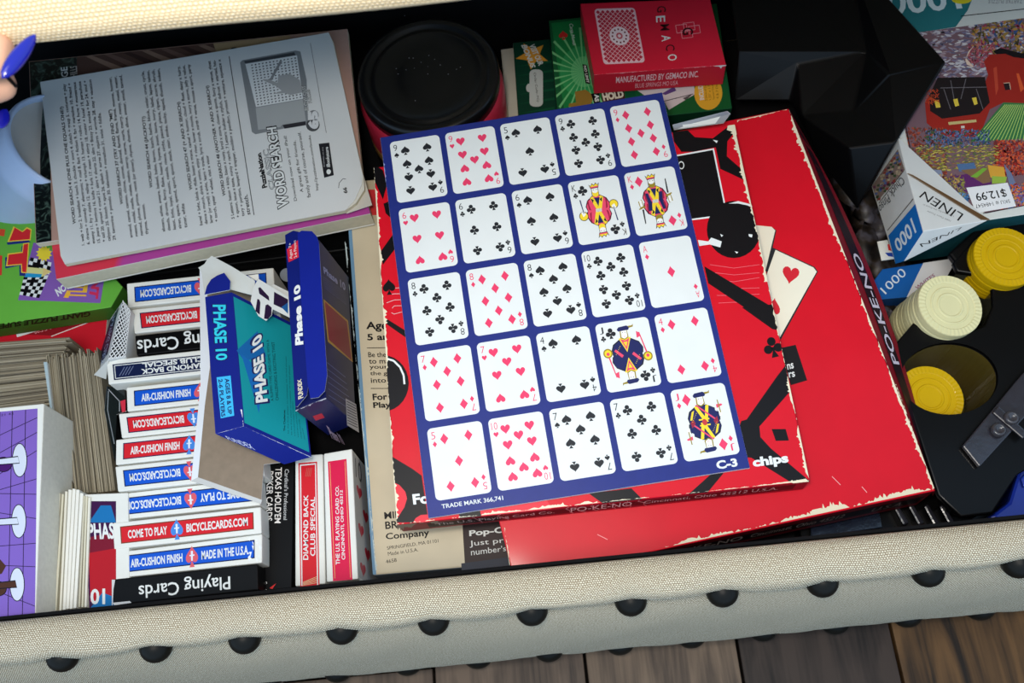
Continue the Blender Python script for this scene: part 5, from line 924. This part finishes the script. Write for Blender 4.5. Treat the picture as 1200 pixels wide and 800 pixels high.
a = Art(hz(.1745)); a.poly([(1040, 286), (1043, 286), (1045, 294), (1041, 293)], (210, 50, 50)); a.poly([(1037, 296), (1046, 296), (1047, 301), (1041, 300)], (40, 70, 160)); a.build('printed_mark', g)

# ================================================================ chip carousel
zp_ = .190
g = thing('chip_carousel', tuple(at((1140, 450), .135)), 'black plastic poker chip carousel with round wells and a carry strap', 'chip rack')
out = [(1046, 410), (1070, 382), (1092, 391), (1130, 395), (1154, 385), (1165, 360), (1163, 338), (1146, 322), (1122, 318), (1118, 310), (1150, 272), (1300, 240), (1330, 470), (1215, 540), (1188, 556), (1160, 600), (1125, 604), (1100, 580), (1070, 488), (1054, 440)]
hole = [(1111 + 57 * math.cos(i * math.pi / 24) , 445 + 42 * math.sin(i * math.pi / 24)) for i in range(48)]
cu = bpy.data.curves.new('top_plate', 'CURVE'); cu.dimensions = '2D'; cu.fill_mode = 'BOTH'; cu.extrude = .0012; cu.bevel_depth = .0011; cu.bevel_resolution = 2
for pts in (out, hole):
    sp_ = cu.splines.new('POLY'); sp_.points.add(len(pts) - 1); sp_.use_cyclic_u = True
    for i, p in enumerate(pts): w3 = at(p, zp_) - g.location; sp_.points[i].co = (w3.x, w3.y, 0, 1)
tmp = bpy.data.objects.new('top_plate', cu); COL.objects.link(tmp); me = tmp.to_mesh().copy() if False else bpy.data.meshes.new_from_object(tmp); bpy.data.objects.remove(tmp)
o = bpy.data.objects.new('top_plate', me); COL.objects.link(o); o.parent = g; o.location = (0, 0, zp_ - g.location.z); me.materials.clear(); me.materials.append(BLACKP)
WELL = mt((92, 78, 32), .25, .3, .15)
def wall(name, pts, z0, z1, mat, closed=True, inset=.0):
    P = [at(p, zp_) for p in pts]; n = len(P); V = [Vector((p.x, p.y, z1)) for p in P] + [Vector((p.x, p.y, z0)) for p in P]
    fc = [(i, (i + 1) % n, n + (i + 1) % n, n + i) for i in range(n if closed else n - 1)]
    if closed: fc.append(tuple(range(n, 2 * n)))
    return mk(name, V, fc, [mat], g, smooth=False)
wall('chip_well', hole, .136, zp_ - .001, WELL); wall('chip_well', out[2:9], .136, zp_ - .001, mt((62, 62, 50), .25, .3, .15), False)
prism('rim_bead', [at(p, zp_ + .002) for p in [(1112, 296), (1150, 262), (1300, 235), (1300, 255), (1152, 280), (1124, 312)]], .006, [BLACKP, BLACKP], g, .0015)
STP = mt((44, 43, 50), .2, .5, .2, bump=.35, sc=140)
strap = prism('carry_strap', [at(p, z) for p, z in zip([(1128, 522), (1163, 480), (1196, 440), (1240, 396), (1264, 430), (1200, 490), (1148, 547)], [.1965] * 7)], .003, [STP, STP], g, .0008)
prism('strap_fold', [at(p, .1980) for p in [(1163, 483), (1170, 475), (1205, 507), (1199, 514)]], .0015, [STP, STP], g, .0008)
for x, y in ((1186, 489), (1171, 503)): c3 = at((x, y), .2000); lathe('rivet', [(.0042, -.002), (.004, .0), (.0025, .0012), (.0022, .0004), (.0001, .0002)], c3, mt((60, 58, 62), .2, .4, .1), strap, 18)
prism('lower_body', [at(p, .165) for p in [(1100, 500), (1150, 555), (1125, 570), (1200, 520), (1205, 545), (1165, 600), (1120, 612), (1098, 585)]][:1] + [at(p, .165) for p in [(1140, 520), (1180, 500), (1290, 480), (1215, 530), (1188, 552), (1155, 600), (1112, 596)]], .03, [BLACKP, BLACKP], g, .003)
# chips
CRM = mt((214, 208, 160), .4, .1, .04); YEL = mt((196, 158, 8), .38, .15, .04)
def chipmesh(mat):
    R0 = .0198; H = .0031; n = 90; V = []; 
    prof = [(0, H / 2 + .0001), (.0065, H / 2 + .0001), (.0070, H / 2 + .0005), (.0078, H / 2 + .0005), (.0083, H / 2), (.0108, H / 2), (.0112, H / 2 + .0004), (.0118, H / 2 + .0004), (.0122, H / 2 - .0001), (.0150, H / 2 - .0001), (.0156, H / 2 + .0002), (R0 - .0003, H / 2 + .0002), (R0, H / 2 - .0004), (R0, -H / 2 + .0003), (R0 - .0005, -H / 2), (0, -H / 2)]
    for i, (r, z) in enumerate(prof):
        for j in range(n):
            t = 2 * math.pi * j / n; zz_ = z + (.00022 if (j % 2 and 10 <= i <= 11) else 0); V.append((r * math.cos(t), r * math.sin(t), zz_))
    fc = [(i * n + j, i * n + (j + 1) % n, (i + 1) * n + (j + 1) % n, (i + 1) * n + j) for i in range(len(prof) - 1) for j in range(n)]
    me = bpy.data.meshes.new('poker_chip'); me.from_pydata(V, [], fc); me.materials.append(mat); me.update()
    bm = bmesh.new(); bm.from_mesh(me); bmesh.ops.remove_doubles(bm, verts=bm.verts, dist=1e-6); bmesh.ops.recalc_face_normals(bm, faces=bm.faces); bm.to_mesh(me); bm.free(); return me
mC, mY = chipmesh(CRM), chipmesh(YEL)
def chips(me, c, dirv, n, top, rest, grp, ctop=None):
    R3 = dirv.to_track_quat('Z', 'Y').to_euler()
    for i in range(n):
        o = bpy.data.objects.new('poker_chip', me); COL.objects.link(o); o.location = c - dirv * (.0033 * i) + (Vector((random.uniform(-.0003, .0003), random.uniform(-.0003, .0003), 0)) if i else Vector()); o.rotation_euler = R3
        tag(o, top if i == 0 else rest, 'poker chip', None if i == 0 else grp)
chips(mC, at((1112, 359), .1985), Vector((.14, -.06, 1)).normalized(), 13, 'cream poker chip on top of the leaning stack', 'cream poker chip stacked edge-on below the top one', 'cream chips in the leaning stack')
chips(mY, at((1178, 302), .1985), Vector((.05, -.05, 1)).normalized(), 7, 'yellow poker chip at the right edge, below the price sticker', 'yellow poker chip stacked under the right-edge chip', 'yellow chips under the right-edge chip')
chips(mY, at((1089, 466), .182), Vector((.05, -.02, 1)).normalized(), 10, 'yellow poker chip lying in the round well beside the red box', 'yellow poker chip deeper in the well under the other', 'yellow chips inside the well')
# plastics below the front right of the red box
g = thing('plastic_organizer', tuple(at((1060, 590), .135)), 'glossy black ribbed plastic organizer under the corner of the red game box', 'organizer')
prism('organizer_base', [at(p, .147) for p in [(930, 560), (1110, 540), (1165, 600), (1150, 625), (940, 640)]], .025, [BLACKP, BLACKP], g, .001)
for i, x in enumerate((1046, 1064, 1082, 1100)): prism('rib', [at(p, .156) for p in [(x, 592), (x + 6, 590), (x + 20, 612), (x + 13, 616)]], .010, [STP, BLACKP], g, .0012)
prism('clear_cover', [at(p, .152) for p in [(950, 600), (1030, 596), (1034, 618), (950, 630)]], .002, [mt((30, 36, 50), .12, .7, .3, bump=.6, sc=120), BLACKP], g, .0005)
g = thing('blue_tray', tuple(at((1190, 590), .135)), 'blue plastic tray in the lower right corner of the ottoman', 'tray')
prism('tray_body', [at(p, .172) for p in [(1158, 606), (1182, 588), (1193, 552), (1200, 535), (1290, 520), (1290, 600), (1200, 618)]], .03, [mt((22, 44, 140), .3, .2), mt((16, 30, 100), .3)], g, .002); prism('tray_rib', [at(p, .174) for p in [(1196, 560), (1204, 552), (1290, 540), (1290, 548), (1206, 562), (1200, 572)]], .004, [mt((30, 56, 160), .25, .3), mt((22, 44, 140), .3)], g, .001)

# ================================================================ hand holding the lid
def cyl(px, z): return at(px, z)
SKN = mt((222, 170, 140), .5, 0, .06, bump=.15, sc=300)
def skin(name, chains, parent, mat):
    bm = bmesh.new(); vl = []; rad = []
    for ch in chains:
        pv_ = None
        for item in ch:
            if isinstance(item, int): pv_ = vl[item]; continue
            co, r_ = item; v_ = bm.verts.new(co - parent.location); vl.append(v_); rad.append(r_)
            if pv_: bm.edges.new((pv_, v_))
            pv_ = v_
    me = bpy.data.meshes.new(name); bm.to_mesh(me); bm.free(); me.materials.append(mat); o = bpy.data.objects.new(name, me); COL.objects.link(o); o.parent = parent
    sm = o.modifiers.new('skin', 'SKIN'); sv = me.skin_vertices[0].data if me.skin_vertices else None
    if sv is None: me.attributes.new; 
    for i, r_ in enumerate(rad): me.skin_vertices[0].data[i].radius = (r_, r_)
    me.skin_vertices[0].data[0].use_root = True; sm.use_smooth_shade = True; ss = o.modifiers.new('sub', 'SUBSURF'); ss.levels = ss.render_levels = 2
    return o
g = thing('person', tuple(at((-160, 120), .47)), "person's left hand with glossy blue nails gripping the ottoman lid", 'person')
def w(px, z): return at(px, z)
ch = [[(w((-330, 170), .47), .022), (w((-230, 130), .48), .024), (w((-160, 110), .49), .022)],
      [1, (w((-120, 60), .495), .013), (w((-60, 58), .497), .0115), (w((-22, 62), .496), .0095), (w((2, 64), .495), .0085), (w((16, 66), .494), .006)],
      [2, (w((-110, 130), .485), .012), (w((-60, 112), .478), .0095), (w((-10, 98), .472), .0075), (w((22, 97), .468), .006)],
      [2, (w((-120, 150), .475), .012), (w((-70, 160), .465), .0092), (w((-40, 150), .46), .0078), (w((-15, 140), .45), .0065)],
      [2, (w((-140, 180), .47), .012), (w((-90, 195), .455), .009), (w((-60, 190), .45), .0078), (w((-40, 180), .44), .0065)],
      [1, (w((-180, 190), .465), .011), (w((-130, 225), .45), .008), (w((-105, 225), .445), .0065), (w((-85, 215), .44), .0055)]]
try: skin('hand', ch, g, SKN)
except Exception as ex: print('SKIN', ex)
NLM = mt((18, 22, 140), .15, .6, .03)
def nail(c0, c1, wd_, z0, z1, hgt):
    a0, a1 = at(c0, z0), at(c1, z1); ax_ = (a1 - a0); n_ = 12; m_ = 8; V = []; toC = (CAM - a0).normalized(); sd = ax_.normalized().cross(toC).normalized()
    for i in range(n_ + 1):
        t = i / n_; ww = wd_ * (math.sin(math.pi * min(1, max(0, t)) ** .9) ** .55 if 0 < t < 1 else 0.02)
        for j in range(m_ + 1): s_ = j / m_ * 2 - 1; V.append(a0 + ax_ * t + sd * ww * s_ + toC * (hgt * (1 - s_ * s_) * math.sin(math.pi * t) ** .6 if 0 < t < 1 else 0))
    fc = [(i * (m_ + 1) + j, i * (m_ + 1) + j + 1, (i + 1) * (m_ + 1) + j + 1, (i + 1) * (m_ + 1) + j) for i in range(n_) for j in range(m_)]
    o = mk('fingernail', V, fc, [NLM], g, smooth=True); s = o.modifiers.new('t', 'SOLIDIFY'); s.thickness = .0006
nail((2, 92), (42, 40), .0026, .508, .508, .0015); nail((-4, 150), (8, 128), .0028, .462, .46, .001)
prism('bracelet', [at(p, .482) for p in [(3, 88), (8, 86), (20, 99), (17, 102)]], .001, [LIN, LIN], g, .0003)
